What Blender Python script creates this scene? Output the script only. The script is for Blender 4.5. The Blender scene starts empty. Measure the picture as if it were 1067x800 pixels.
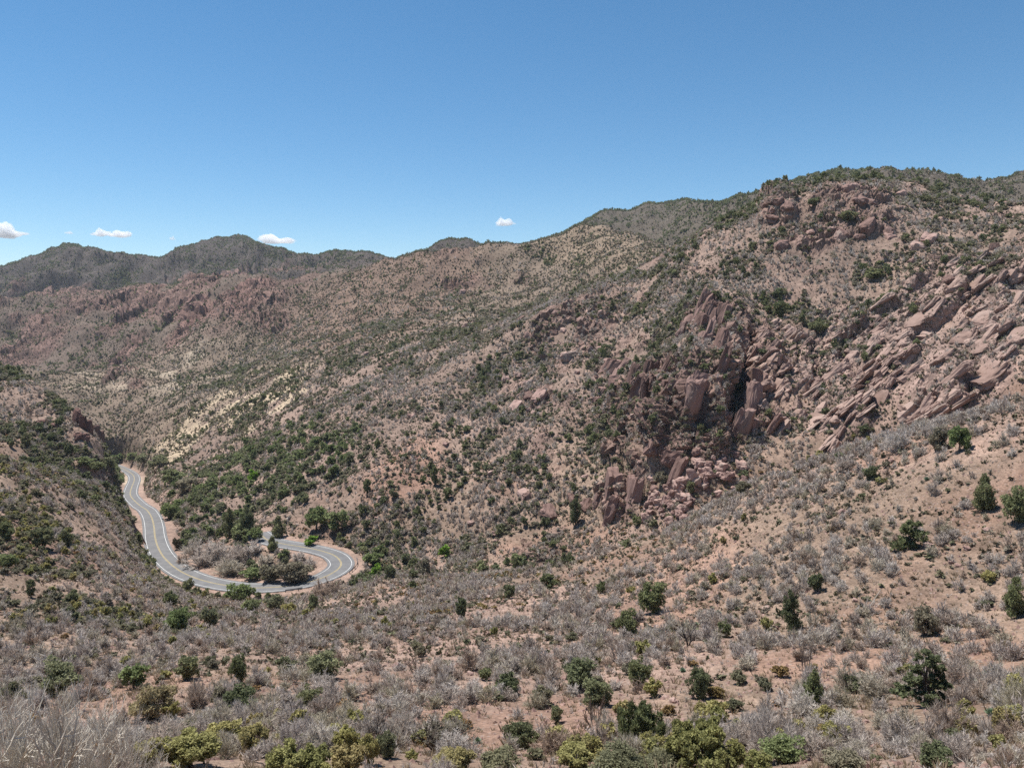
import bpy, math, random
import numpy as np
from mathutils import Vector
rng = np.random.default_rng(11)
random.seed(5)
R = math.radians
scene = bpy.context.scene
COL = scene.collection

# ------------------------------------------------------------------ camera, sky, sun, exposure
CAM_Z = 100.0
F, UC, VC, PITCH = 800.0, 533.5, 400.0, R(5.0)
cam_d = bpy.data.cameras.new('camera'); cam = bpy.data.objects.new('camera', cam_d); COL.objects.link(cam)
cam.location = (0, 0, CAM_Z); cam.rotation_euler = (R(90) - PITCH, 0, 0)
cam_d.sensor_width = 36; cam_d.lens = 36 * F / 1067; cam_d.clip_start = 0.1; cam_d.clip_end = 60000
scene.camera = cam
SUN_AZ, SUN_EL = R(-60), R(69)          # clockwise from the viewing direction (+Y)
world = bpy.data.worlds.new('World'); scene.world = world; world.use_nodes = True
nt = world.node_tree; nt.nodes.clear()
sky = nt.nodes.new('ShaderNodeTexSky'); sky.sky_type = 'NISHITA'; sky.sun_disc = False
sky.sun_elevation = SUN_EL; sky.sun_rotation = SUN_AZ; sky.altitude = 1800
sky.air_density = 1.0; sky.dust_density = 0.0; sky.ozone_density = 2.0
bg = nt.nodes.new('ShaderNodeBackground'); bg.inputs[1].default_value = 0.088
wo = nt.nodes.new('ShaderNodeOutputWorld')
hsv = nt.nodes.new('ShaderNodeHueSaturation'); hsv.inputs['Hue'].default_value = 0.492; hsv.inputs['Saturation'].default_value = 1.22
nt.links.new(sky.outputs[0], hsv.inputs['Color']); nt.links.new(hsv.outputs[0], bg.inputs[0]); nt.links.new(bg.outputs[0], wo.inputs[0])
sun_d = bpy.data.lights.new('sun', 'SUN'); sun = bpy.data.objects.new('sun', sun_d); COL.objects.link(sun)
sun_d.energy = 5.0; sun_d.angle = R(0.53); sun_d.color = (1.0, 0.965, 0.915)
S = Vector((math.sin(SUN_AZ) * math.cos(SUN_EL), math.cos(SUN_AZ) * math.cos(SUN_EL), math.sin(SUN_EL)))
sun.rotation_euler = S.to_track_quat('Z', 'Y').to_euler(); sun.location = (-100, 60, 300)
vs = scene.view_settings; vs.view_transform = 'Standard'; vs.look = 'None'; vs.gamma = 1; vs.exposure = 0.58
vs.use_curve_mapping = False
scene.render.engine = 'CYCLES'
scene.cycles.use_denoising = False; scene.cycles.use_adaptive_sampling = False
scene.cycles.max_bounces = 8; scene.cycles.diffuse_bounces = 2; scene.cycles.volume_bounces = 6

# ------------------------------------------------------------------ number helpers
def smooth(a, b, x):
    t = np.clip((x - a) / (b - a), 0, 1); return t * t * (3 - 2 * t)
def _hash(ix, iy, iz, seed):
    h = (ix.astype(np.int64) * 73856093) ^ (iy.astype(np.int64) * 19349663) ^ (iz.astype(np.int64) * 83492791) ^ (seed * 2654435761)
    h = (h & 0xffffffff).astype(np.uint64)
    h = ((h ^ (h >> np.uint64(16))) * np.uint64(0x45d9f3b)) & np.uint64(0xffffffff)
    h = ((h ^ (h >> np.uint64(16))) * np.uint64(0x45d9f3b)) & np.uint64(0xffffffff)
    h = h ^ (h >> np.uint64(16))
    return (h & np.uint64(0xffffff)).astype(np.float64) / float(0x1000000)
def vnoise(x, y, z, seed=0):
    ix, iy, iz = np.floor(x), np.floor(y), np.floor(z)
    fx, fy, fz = x - ix, y - iy, z - iz
    fx, fy, fz = fx*fx*(3-2*fx), fy*fy*(3-2*fy), fz*fz*(3-2*fz)
    out = 0
    for dx in (0, 1):
        wx = fx if dx else 1 - fx
        for dy in (0, 1):
            wy = fy if dy else 1 - fy
            for dz in (0, 1):
                wz = fz if dz else 1 - fz
                out = out + wx * wy * wz * _hash(ix + dx, iy + dy, iz + dz, seed)
    return out * 2 - 1
def fbm(x, y, z, octs=4, seed=0, gain=0.5):
    s, a, o = 1.0, 1.0, 0
    for k in range(octs):
        o = o + a * vnoise(x * s + 17.3 * k, y * s + 5.1 * k, z * s, seed + k); s *= 2.03; a *= gain
    return o
def ridged(x, y, z, octs=4, seed=0, gain=0.5):
    s, a, o = 1.0, 1.0, 0
    for k in range(octs):
        o = o + a * (1 - 2 * np.abs(vnoise(x * s + 9.7 * k, y * s + 3.3 * k, z * s, seed + k))); s *= 2.05; a *= gain
    return o
def worley(x, y, z, seed=0):
    """cracked blocks: distance to the crack, a plane of its own for every block, the block's random number"""
    ix, iy, iz = np.floor(x), np.floor(y), np.floor(z)
    f1 = np.full(x.shape, 9.0); f2 = np.full(x.shape, 9.0); cid = np.zeros(x.shape); pl = np.zeros(x.shape)
    for dx in (-1, 0, 1):
        for dy in (-1, 0, 1):
            for dz in (-1, 0, 1):
                cx, cy, cz = ix + dx, iy + dy, iz + dz
                h1, h2, h3_ = _hash(cx, cy, cz, seed), _hash(cx, cy, cz, seed + 1), _hash(cx, cy, cz, seed + 2)
                ox, oy, oz = x - cx - h1, y - cy - h2, z - cz - h3_
                d = np.abs(ox) * 0.8 + np.abs(oy) * 0.8 + np.abs(oz) * 0.8
                near = d < f1
                f2 = np.where(near, f1, np.minimum(f2, d)); f1 = np.where(near, d, f1)
                c = _hash(cx, cy, cz, seed + 3); cid = np.where(near, c, cid)
                g1, g2, g3 = _hash(cx, cy, cz, seed + 4) - .5, _hash(cx, cy, cz, seed + 5) - .5, _hash(cx, cy, cz, seed + 6) - .5
                pl = np.where(near, ox * g1 + oy * g2 + oz * g3, pl)
    return f1, f2, cid, pl
cp, sp = math.cos(PITCH), math.sin(PITCH)
def unproject(u, v, D):          # the point seen at photo pixel (u, v), D metres ahead
    a = (u - UC) / F; b = (v - VC) / F
    ry = cp - sp * b; rz = -sp - cp * b
    return a / ry * D, D + 0 * a, rz / ry * D + CAM_Z
def project(x, y, z):
    zc = z - CAM_Z
    dep = np.maximum(cp * y - sp * zc, 1e-3)
    return UC + F * x / dep, VC - F * (sp * y + cp * zc) / dep

# ------------------------------------------------------------------ materials
def new_mat(name):
    m = bpy.data.materials.new(name); m.use_nodes = True
    t = m.node_tree; b = t.nodes['Principled BSDF']
    b.inputs['Roughness'].default_value = 0.95; b.inputs['Specular IOR Level'].default_value = 0.15
    return m, t, b
def N(t, kind, **kw):
    n = t.nodes.new(kind)
    for k, v in kw.items():
        if k in n.inputs: n.inputs[k].default_value = v
        else: setattr(n, k, v)
    return n
def ramp(t, fac, stops):
    r = t.nodes.new('ShaderNodeValToRGB'); e = r.color_ramp.elements
    while len(e) < len(stops): e.new(0.5)
    for el, (p, c) in zip(e, stops): el.position = p; el.color = (*c, 1)
    t.links.new(fac, r.inputs[0]); return r
def plant_mat(name, cols, translucent=0.35):
    """colour spread over plants and leaf clumps: 'tint' attribute + object random"""
    m, t, b = new_mat(name)
    at = N(t, 'ShaderNodeAttribute', attribute_name='tint'); oi = N(t, 'ShaderNodeObjectInfo')
    ad = N(t, 'ShaderNodeMath', operation='ADD'); t.links.new(at.outputs['Fac'], ad.inputs[0]); t.links.new(oi.outputs['Random'], ad.inputs[1])
    fr = N(t, 'ShaderNodeMath', operation='FRACT'); t.links.new(ad.outputs[0], fr.inputs[0])
    n = len(cols); r = ramp(t, fr.outputs[0], [(i / max(n - 1, 1), c) for i, c in enumerate(cols)])
    at2 = N(t, 'ShaderNodeAttribute', attribute_name='clump')
    mr = N(t, 'ShaderNodeMapRange'); t.links.new(at2.outputs['Fac'], mr.inputs[0]); mr.inputs[3].default_value = 0.72; mr.inputs[4].default_value = 1.3
    hs = N(t, 'ShaderNodeHueSaturation'); t.links.new(r.outputs[0], hs.inputs['Color']); t.links.new(mr.outputs[0], hs.inputs['Value'])
    t.links.new(hs.outputs[0], b.inputs['Base Color'])
    if translucent:
        tr = N(t, 'ShaderNodeBsdfTranslucent'); t.links.new(hs.outputs[0], tr.inputs[0])
        mx = N(t, 'ShaderNodeMixShader'); mx.inputs[0].default_value = translucent
        t.links.new(b.outputs[0], mx.inputs[1]); t.links.new(tr.outputs[0], mx.inputs[2])
        t.links.new(mx.outputs[0], t.nodes['Material Output'].inputs[0])
    return m
M = {}
M['bare'] = plant_mat('grey_twigs', [(.43,.37,.32), (.52,.46,.41), (.37,.28,.215), (.56,.505,.455), (.42,.37,.27), (.48,.42,.38), (.33,.27,.225)], 0.2)
M['bleached'] = plant_mat('bleached_branches', [(.54,.48,.40), (.64,.58,.49), (.46,.40,.33)], 0.1)
M['dark_twig'] = plant_mat('dark_branches', [(.09,.075,.065), (.13,.105,.09)], 0)
M['bark'] = plant_mat('bark', [(.10,.08,.065), (.15,.12,.10)], 0)
M['juniper'] = plant_mat('juniper_leaves', [(.150,.165,.080), (.185,.20,.094), (.215,.215,.112), (.160,.178,.096), (.125,.14,.072)])
M['oak'] = plant_mat('oak_leaves', [(.165,.205,.085), (.21,.245,.105), (.23,.235,.13), (.18,.185,.11)])
M['olive'] = plant_mat('sage_leaves', [(.19,.185,.105), (.23,.205,.135), (.165,.17,.095), (.25,.22,.155), (.20,.18,.13), (.15,.16,.085)])
M['yellow'] = plant_mat('yellow_green_leaves', [(.29,.27,.10), (.34,.30,.125), (.24,.24,.095), (.35,.285,.135)])
M['lime'] = plant_mat('lime_leaves', [(.17,.29,.04), (.19,.31,.05)])
M['lowscrub'] = plant_mat('low_scrub', [(.24,.20,.14), (.17,.17,.095), (.30,.25,.20), (.14,.145,.08), (.22,.15,.10)], 0.1)
M['tan'] = plant_mat('tan_leaves', [(.30,.25,.14), (.35,.29,.17)])
M['darkleaf'] = plant_mat('dark_brown_leaves', [(.10,.085,.05), (.13,.105,.065)])
M['rust'] = plant_mat('rust_brush', [(.22,.12,.06), (.20,.14,.06), (.17,.13,.05)], 0.1)
M['forest'] = plant_mat('forest_leaves', [(.045,.062,.034), (.058,.076,.04), (.075,.085,.05), (.05,.068,.042)], 0.1)
M['agave'] = plant_mat('agave_leaves', [(.24,.33,.20), (.20,.29,.19)], 0.1)
M['grass'] = plant_mat('dry_grass', [(.42,.33,.21), (.36,.27,.18), (.30,.24,.15)], 0.2)

def rock_mat(name, tones):
    m, t, b = new_mat(name)
    tc = N(t, 'ShaderNodeTexCoord'); oi = N(t, 'ShaderNodeObjectInfo')
    n1 = N(t, 'ShaderNodeTexNoise', Scale=0.9, Detail=9.0, Roughness=0.68); t.links.new(tc.outputs['Object'], n1.inputs['Vector'])
    ad = N(t, 'ShaderNodeMath', operation='MULTIPLY_ADD'); t.links.new(oi.outputs['Random'], ad.inputs[0]); ad.inputs[1].default_value = 0.3; 
    sb = N(t, 'ShaderNodeMath', operation='SUBTRACT'); t.links.new(n1.outputs[0], sb.inputs[0]); sb.inputs[1].default_value = 0.15
    t.links.new(sb.outputs[0], ad.inputs[2])
    r = ramp(t, ad.outputs[0], tones); t.links.new(r.outputs[0], b.inputs['Base Color'])
    bp = N(t, 'ShaderNodeBump', Strength=0.7, Distance=0.25); t.links.new(n1.outputs[0], bp.inputs['Height']); t.links.new(bp.outputs[0], b.inputs['Normal'])
    return m
M['rock'] = rock_mat('pink_rock', [(.28, (.17,.105,.085)), (.45, (.30,.195,.165)), (.6, (.37,.25,.21)), (.75, (.30,.24,.20))])
M['slabrock'] = rock_mat('slab_rock', [(.28, (.14,.09,.073)), (.42, (.245,.165,.135)), (.6, (.33,.23,.19)), (.75, (.27,.205,.17))])
M['cliffrock'] = rock_mat('cliff_rock', [(.28, (.095,.058,.048)), (.45, (.185,.115,.095)), (.62, (.255,.165,.14)), (.78, (.21,.155,.13))])
M['redrock'] = rock_mat('red_rock', [(.28, (.075,.045,.038)), (.45, (.145,.08,.066)), (.65, (.20,.118,.095))])

def ground_mat():
    m, t, b = new_mat('hillside_soil')
    at = N(t, 'ShaderNodeAttribute', attribute_name='soil')
    ge = N(t, 'ShaderNodeNewGeometry')
    cur = at.outputs['Color']
    for sc_, lo, hi, det in ((0.035, .70, 1.25, 5), (0.5, .62, 1.3, 7), (4.0, .62, 1.35, 5)):
        n = N(t, 'ShaderNodeTexNoise', Scale=sc_, Detail=float(det), Roughness=0.62); t.links.new(ge.outputs['Position'], n.inputs['Vector'])
        mr = N(t, 'ShaderNodeMapRange'); t.links.new(n.outputs[0], mr.inputs[0])
        mr.inputs[1].default_value = .3; mr.inputs[2].default_value = .7; mr.inputs[3].default_value = lo; mr.inputs[4].default_value = hi
        hs = N(t, 'ShaderNodeHueSaturation'); t.links.new(cur, hs.inputs['Color']); t.links.new(mr.outputs[0], hs.inputs['Value']); cur = hs.outputs[0]
    # litter: small grey and dark flecks of dead twigs and stones
    vo = N(t, 'ShaderNodeTexVoronoi', Scale=2.6); t.links.new(ge.outputs['Position'], vo.inputs['Vector'])
    sx = N(t, 'ShaderNodeSeparateColor'); t.links.new(vo.outputs['Color'], sx.inputs[0])
    lt = N(t, 'ShaderNodeMath', operation='LESS_THAN'); t.links.new(sx.outputs[0], lt.inputs[0]); lt.inputs[1].default_value = 0.3
    ln = N(t, 'ShaderNodeMath', operation='LESS_THAN'); t.links.new(vo.outputs['Distance'], ln.inputs[0]); ln.inputs[1].default_value = 0.34
    an = N(t, 'ShaderNodeMath', operation='MULTIPLY'); t.links.new(lt.outputs[0], an.inputs[0]); t.links.new(ln.outputs[0], an.inputs[1])
    am = N(t, 'ShaderNodeMath', operation='MULTIPLY'); t.links.new(an.outputs[0], am.inputs[0]); am.inputs[1].default_value = 0.6
    rc = ramp(t, sx.outputs[1], [(0, (.16,.13,.115)), (.5, (.30,.25,.22)), (1, (.20,.12,.09))])
    mx = N(t, 'ShaderNodeMix', data_type='RGBA'); t.links.new(am.outputs[0], mx.inputs['Factor'])
    t.links.new(cur, mx.inputs[6]); t.links.new(rc.outputs[0], mx.inputs[7])
    t.links.new(mx.outputs[2], b.inputs['Base Color'])
    nb = N(t, 'ShaderNodeTexNoise', Scale=1.3, Detail=8.0, Roughness=0.7); t.links.new(ge.outputs['Position'], nb.inputs['Vector'])
    bp = N(t, 'ShaderNodeBump', Strength=0.6, Distance=0.35); t.links.new(nb.outputs[0], bp.inputs['Height']); t.links.new(bp.outputs[0], b.inputs['Normal'])
    return m
M['ground'] = ground_mat()
def plain(name, a, b_, scale, rough=0.9, spec=.2):
    m, t, b = new_mat(name)
    ge = N(t, 'ShaderNodeNewGeometry')
    n = N(t, 'ShaderNodeTexNoise', Scale=scale, Detail=6.0); t.links.new(ge.outputs['Position'], n.inputs['Vector'])
    r = ramp(t, n.outputs[0], [(.3, a), (.7, b_)]); t.links.new(r.outputs[0], b.inputs['Base Color'])
    b.inputs['Roughness'].default_value = rough; b.inputs['Specular IOR Level'].default_value = spec
    return m
M['asphalt'] = plain('asphalt', (.125,.123,.124), (.172,.168,.165), 0.35)
M['white_paint'] = plain('white_paint', (.44,.44,.43), (.66,.66,.64), 0.8)
M['yellow_paint'] = plain('yellow_paint', (.36,.285,.13), (.47,.36,.16), 0.8)
M['gravel_verge'] = plain('verge_gravel', (.36,.25,.20), (.46,.34,.27), 0.7)
M['steel'] = plain('galvanised_steel', (.10,.10,.105), (.16,.16,.165), 1.0, .5, .5)
M['post'] = plain('post_paint', (.05,.05,.05), (.08,.075,.07), 2.0)
M['cloud'] = bpy.data.materials.new('cloud_mist'); M['cloud'].use_nodes = True
_t = M['cloud'].node_tree; _t.nodes.remove(_t.nodes['Principled BSDF']); _v = N(_t, 'ShaderNodeVolumePrincipled', Density=.018); _v.inputs['Color'].default_value = (.98, .98, .98, 1); _v.inputs['Anisotropy'].default_value = 0.0
_t.links.new(_v.outputs[0], _t.nodes['Material Output'].inputs['Volume'])
M['bleached_log'] = plain('bleached_wood', (.42,.37,.31), (.52,.47,.40), 3.0)

# ------------------------------------------------------------------ mesh helpers
def mesh_from(name, V, Fc, mat, attrs=None, smooth_shade=False, mat_idx=None):
    V = np.ascontiguousarray(V, dtype=np.float32); Fc = np.ascontiguousarray(Fc, dtype=np.int32)
    me = bpy.data.meshes.new(name); k = Fc.shape[1]; n = len(Fc)
    me.vertices.add(len(V)); me.vertices.foreach_set('co', V.ravel())
    me.loops.add(n * k); me.loops.foreach_set('vertex_index', Fc.ravel())
    me.polygons.add(n); me.polygons.foreach_set('loop_start', np.arange(0, n * k, k, dtype=np.int32))
    me.polygons.foreach_set('loop_total', np.full(n, k, dtype=np.int32))
    if smooth_shade: me.polygons.foreach_set('use_smooth', np.ones(n, dtype=bool))
    else: me.polygons.foreach_set('use_smooth', np.zeros(n, dtype=bool))
    for m in (mat if isinstance(mat, (list, tuple)) else [mat]): me.materials.append(m)
    if mat_idx is not None: me.polygons.foreach_set('material_index', np.ascontiguousarray(mat_idx, dtype=np.int32))
    for an, arr in (attrs or {}).items():
        arr = np.ascontiguousarray(arr, dtype=np.float32)
        if arr.ndim == 1:
            a = me.attributes.new(an, 'FLOAT', 'POINT'); a.data.foreach_set('value', arr)
        else:
            a = me.attributes.new(an, 'FLOAT_COLOR', 'POINT'); a.data.foreach_set('color', np.concatenate([arr, np.ones((len(arr), 1), np.float32)], 1).ravel())
    me.update(); return me
def link(name, me, parent=None, loc=None):
    o = bpy.data.objects.new(name, me); COL.objects.link(o)
    if parent is not None: o.parent = parent
    if loc is not None: o.location = loc
    return o
def tag(o, label=None, cat=None, group=None, kind=None):
    for k, v in (('label', label), ('category', cat), ('group', group), ('kind', kind)):
        if v: o[k] = v
    return o

# ------------------------------------------------------------------ the terrain, drawn as ridge and valley lines from near to far
# each line: photo column -> (photo row, metres ahead)
LN = []
def L(**k): pass
LINES = [
 {-400:(1020,2.0), 533:(1026,2.0), 1450:(1010,2.0)},
 {-400:(850,10), 0:(856,10), 300:(856,10), 533:(852,10), 900:(842,10), 1450:(800,10)},
 {-400:(800,25), 0:(818,25), 500:(816,25), 800:(806,25), 1067:(782,25), 1450:(700,25)},
 {-400:(725,45), 0:(742,50), 300:(748,50), 500:(748,50), 700:(738,50), 900:(722,50), 1067:(700,50), 1450:(590,48)},
 {-400:(640,75), 0:(672,80), 200:(690,80), 400:(694,80), 600:(682,80), 800:(650,80), 1000:(602,80), 1067:(578,80), 1450:(440,78)},
 {-400:(540,125), 0:(575,125), 100:(605,130), 200:(640,135), 300:(648,138), 400:(642,138), 500:(632,132), 600:(622,126), 700:(600,121), 800:(556,116), 900:(516,112), 1000:(480,108), 1067:(458,105), 1450:(350,98)},
 {-400:(410,195), 0:(476,200), 60:(490,225), 105:(505,250), 128:(524,262), 143:(555,262), 160:(592,250), 200:(612,233), 250:(622,223), 300:(622,220), 350:(612,222), 400:(606,212), 500:(600,195), 600:(588,180), 700:(553,170), 750:(522,165), 800:(495,160), 850:(479,152), 900:(466,146), 1000:(437,135), 1067:(416,128), 1450:(310,118)},
 {-400:(430,235), 0:(500,240), 60:(512,262), 110:(530,278), 130:(548,285), 145:(566,280), 160:(588,268), 200:(589,255), 250:(594,250), 300:(592,248), 350:(592,246), 400:(602,232), 500:(601,214), 600:(594,206), 700:(572,202), 750:(548,200), 800:(532,200), 850:(520,200), 900:(508,198), 1000:(480,188), 1067:(460,180), 1450:(350,162)},
 {-400:(325,540), 0:(384,380), 25:(392,362), 60:(420,332), 85:(441,310), 108:(468,304), 125:(512,330), 140:(541,330), 160:(548,322), 200:(552,310), 250:(556,296), 300:(562,280), 350:(566,270), 400:(588,252), 500:(586,238), 600:(574,230), 650:(556,226), 690:(528,222), 720:(500,220), 750:(488,222), 800:(470,225), 850:(454,225), 900:(440,222), 1000:(402,212), 1067:(378,205), 1450:(280,185)},
 {-400:(352,660), 0:(424,470), 60:(457,440), 110:(496,440), 135:(509,480), 160:(508,460), 200:(508,410), 250:(512,360), 300:(516,325), 350:(516,305), 400:(512,290), 500:(506,280), 600:(478,278), 650:(460,272), 690:(434,250), 720:(405,238), 750:(400,246), 800:(402,262), 850:(398,262), 900:(388,258), 1000:(342,250), 1067:(314,245), 1450:(225,225)},
 {-400:(400,800), 0:(428,640), 60:(448,650), 110:(478,650), 140:(484,640), 160:(478,600), 200:(474,540), 250:(472,470), 300:(464,420), 350:(450,385), 400:(436,370), 500:(408,365), 600:(378,362), 650:(366,350), 700:(352,315), 750:(332,305), 800:(334,304), 850:(330,302), 900:(320,298), 1000:(286,285), 1067:(266,280), 1450:(190,260)},
 {-400:(385,950), 0:(400,900), 60:(404,860), 110:(416,820), 160:(420,760), 200:(420,690), 250:(414,620), 300:(403,570), 350:(388,530), 400:(374,505), 450:(360,485), 500:(345,472), 550:(325,462), 600:(303,452), 650:(285,442), 680:(271,436), 700:(259,430), 730:(243,420), 760:(228,412), 800:(209,405), 830:(197,400), 870:(188,396), 910:(186,392), 960:(192,388), 1000:(206,385), 1067:(214,380), 1450:(140,350)},
 {-400:(375,1150), 0:(384,1080), 60:(385,1040), 110:(381,1020), 160:(377,980), 200:(373,930), 250:(364,870), 300:(352,810), 350:(340,775), 400:(330,745), 450:(322,720), 500:(320,700), 550:(316,670), 600:(308,610), 650:(294,560), 700:(274,540), 760:(246,520), 800:(222,505), 850:(206,500), 900:(198,490), 1000:(216,480), 1067:(226,470), 1450:(160,440)},
 {-400:(312,1600), 0:(322,1500), 60:(314,1450), 120:(302,1400), 200:(297,1300), 250:(297,1250), 300:(298,1200), 350:(292,1150), 400:(286,1100), 450:(274,1060), 500:(266,1030), 530:(259,1010), 580:(247,980), 600:(243,960), 640:(246,900), 690:(262,800), 720:(262,720), 760:(244,680), 800:(224,640), 900:(196,600), 1000:(216,580), 1067:(224,570), 1450:(160,540)},
 {-400:(320,1850), 0:(310,1800), 100:(300,1720), 200:(298,1650), 300:(294,1500), 400:(288,1400), 450:(277,1300), 500:(271,1300), 530:(265,1230), 600:(252,1200), 640:(254,1150), 690:(262,1080), 720:(262,950), 760:(244,900), 800:(222,800), 900:(194,720), 1000:(213,700), 1067:(220,690), 1450:(155,640)},
 {-400:(300,2300), -200:(290,2300), 0:(279,2300), 30:(268,2300), 55:(259,2300), 70:(254.5,2300), 82:(257,2300), 110:(263,2300), 140:(267,2300), 168:(269,2350), 180:(262,2500), 197:(254,2600), 208:(254,2600), 222:(250,2600), 245:(246.5,2600), 262:(249,2600), 280:(255,2500), 305:(263,2400), 326:(268,2250), 340:(263,2100), 355:(261,2050), 385:(264,2000), 402:(268,1950), 414:(271,1900), 440:(263,1850), 458:(252,1800), 475:(249,1800), 492:(253,1780), 500:(255,1770), 515:(252,1760), 530:(254,1740), 560:(255,1720), 585:(245,1700), 605:(233,1700), 625:(223,1700), 640:(219,1700), 658:(220,1650), 675:(213,1600), 692:(211,1560), 720:(210,1500), 745:(211,1400), 760:(210,1350), 778:(204,1250), 800:(201,1150), 830:(189,1050), 855:(181,950), 880:(178.5,900), 915:(177,860), 950:(176.5,850), 975:(180,850), 1000:(184,850), 1030:(188,850), 1048:(184,850), 1067:(178,850), 1150:(160,850), 1450:(130,850)},
 {-400:(380,4200), 533:(380,4200), 700:(360,3600), 1450:(340,3000)},
 {-400:(336,16000), 533:(336,16000), 1450:(336,16000)},
]
U = np.arange(-400, 1450.1, 1.55); nu = len(U)
Vl = np.zeros((len(LINES), nu)); Dl = np.zeros_like(Vl)
ker = np.exp(-0.5 * (np.arange(-24, 25) / 5.0)**2); ker /= ker.sum()
ker2 = np.exp(-0.5 * (np.arange(-24, 25) / 2.0)**2); ker2 /= ker2.sum()
for i, ln in enumerate(LINES):
    ks = sorted(ln); us = np.array(ks, float)
    for arr, j in ((Vl, 0), (Dl, 1)):
        y = np.interp(U, us, [ln[k][j] for k in ks])
        if j: y = np.log(y)
        kk = ker2 if (i == 15 and j == 0) else ker
        arr[i] = np.convolve(np.pad(y, 24, mode='edge'), kk, mode='valid')
Vl[15] += 1.6*fbm(U/14, 0*U, 0*U + 3, 4, 91, .6) * (1 - smooth(1080, 1200, U))
VSKY = Vl[:16].min(0)
Vl[12] += 9; Vl[14] += 12 + 10*(1 - smooth(300, 420, U))
Vl[13] += 5*fbm(U/38, 0*U, 0*U + 8, 4, 97, .55) * (1 - smooth(300, 480, U))
def pchip_rows(Y, counts):
    d = np.diff(Y, axis=0); m = np.zeros_like(Y)
    same = d[1:] * d[:-1] > 0
    with np.errstate(divide='ignore', invalid='ignore'):
        m[1:-1] = np.where(same, 2 * d[1:] * d[:-1] / (d[1:] + d[:-1]), 0)
    m[0], m[-1] = d[0], d[-1]
    out = []
    for i, n in enumerate(counts):
        t = (np.arange(n) / n)[:, None]
        h00, h10, h01, h11 = 2*t**3-3*t**2+1, t**3-2*t**2+t, -2*t**3+3*t**2, t**3-t**2
        out.append(h00*Y[i] + h10*m[i] + h01*Y[i+1] + h11*m[i+1])
    out.append(Y[-1:]); return np.concatenate(out)
vis_c = (U > -20) & (U < 1090)
counts = []
for i in range(len(LINES) - 1):
    dv = np.percentile(np.abs(np.diff(Vl[i:i+2, vis_c], axis=0)), 92)
    dl = np.median(Dl[i+1] - Dl[i])
    counts.append(int(np.clip(max(dv / 1.25, dl / 0.016), 6, 130)))
counts[0], counts[1], counts[-1], counts[-2] = 8, 24, 6, 8
GV = pchip_rows(Vl, counts); GD = np.exp(pchip_rows(Dl, counts)); nr = len(GV)
line_row = np.concatenate([[0], np.cumsum(counts)])
UU = np.broadcast_to(U, GV.shape)
X, Y, Z = unproject(UU, GV, GD); X = np.array(X); Y = np.array(Y); Z = np.array(Z)

def blob(u, v, ru, rv, ang=0.0, dmin=0, dmax=1e9, hard=0.55):
    a = R(ang); du, dv = UU - u, GV - v
    p = (du * math.cos(a) - dv * math.sin(a)) / ru; q = (du * math.sin(a) + dv * math.cos(a)) / rv
    r = np.sqrt(p*p + q*q)
    return (1 - smooth(hard, 1.0, r)) * (GD > dmin) * (GD < dmax)

# hills: gullies and spurs, stronger with distance
far = smooth(500, 1100, GD); mid = smooth(150, 300, GD) * (1 - smooth(700, 1100, GD)); near = 1 - smooth(120, 260, GD)
taper_end = 1 - smooth(2700, 4000, GD)
skyline = np.zeros(nr); skyline[line_row[15]] = 1
crest_d = np.abs(np.arange(nr) - line_row[15])[:, None] * np.ones((1, nu))
soft = 0.25 + 0.75 * smooth(2, 22, crest_d)
rid_f = ridged(X / 260, Y / 260, 0 * X, 5, 3) ; rid_f2 = ridged(X / 70, Y / 70, 0 * X, 4, 23)
c13 = np.abs(np.arange(nr) - line_row[13])[:, None]; soft = soft * (0.15 + 0.85*smooth(1, 16, c13))
Z += far * taper_end * soft * np.clip(GD/1700, .3, 1.2) * (rid_f * 30 + rid_f2 * 13)
rid_m = ridged(X / 60, Y / 75, 0 * X, 4, 7)
c11 = np.abs(np.arange(nr) - line_row[11])[:, None]; softm = 0.3 + 0.7 * smooth(2, 24, c11)
Z += mid * softm * (rid_m * 2.6 + fbm(X / 9, Y / 9, Z / 9, 4, 9) * 1.1)
Z += near * (fbm(X / 22, Y / 22, 0 * X, 3, 12) * 0.9 * smooth(8, 40, GD) + fbm(X / 3.2, Y / 3.2, 0 * X, 3, 15) * 0.16)

_u, _v = project(X, Y, Z); over = np.clip(VSKY[None] - _v, 0, 400) * (GD > 300)
Z -= over * GD / F * 0.88
# ------------------------------------------------------------------ rock: crags, tilted slabs, the cliff in the ravine
def normals():
    ax, ay, az = (np.gradient(a, axis=1) for a in (X, Y, Z)); bx, by, bz = (np.gradient(a, axis=0) for a in (X, Y, Z))
    nx, ny, nz = ay*bz - az*by, az*bx - ax*bz, ax*by - ay*bx
    l = np.sqrt(nx*nx + ny*ny + nz*nz) + 1e-9
    s = np.sign(nz); s[s == 0] = 1
    return nx/l*s, ny/l*s, nz/l*s
NX, NY, NZ = normals()
cliff = np.maximum.reduce([blob(715, 430, 50, 95, 10, 205, 300), blob(760, 370, 60, 60, 0, 205, 330), blob(790, 420, 45, 60, -30, 205, 300), blob(735, 332, 26, 16, 0, 270, 360), blob(668, 410, 48, 34, 40, 215, 330), blob(650, 470, 30, 60, 20, 215, 310), blob(645, 525, 28, 30, 0, 205, 260)])
slab = np.maximum.reduce([blob(860, 380, 90, 55, 42, 205, 330), blob(950, 345, 120, 50, 40, 205, 330), blob(1010, 385, 110, 55, 42, 195, 300), blob(1060, 320, 70, 50, 40, 195, 330), blob(905, 410, 80, 38, 42, 205, 300), blob(1120, 300, 120, 90, 40, 180, 330)])
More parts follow.
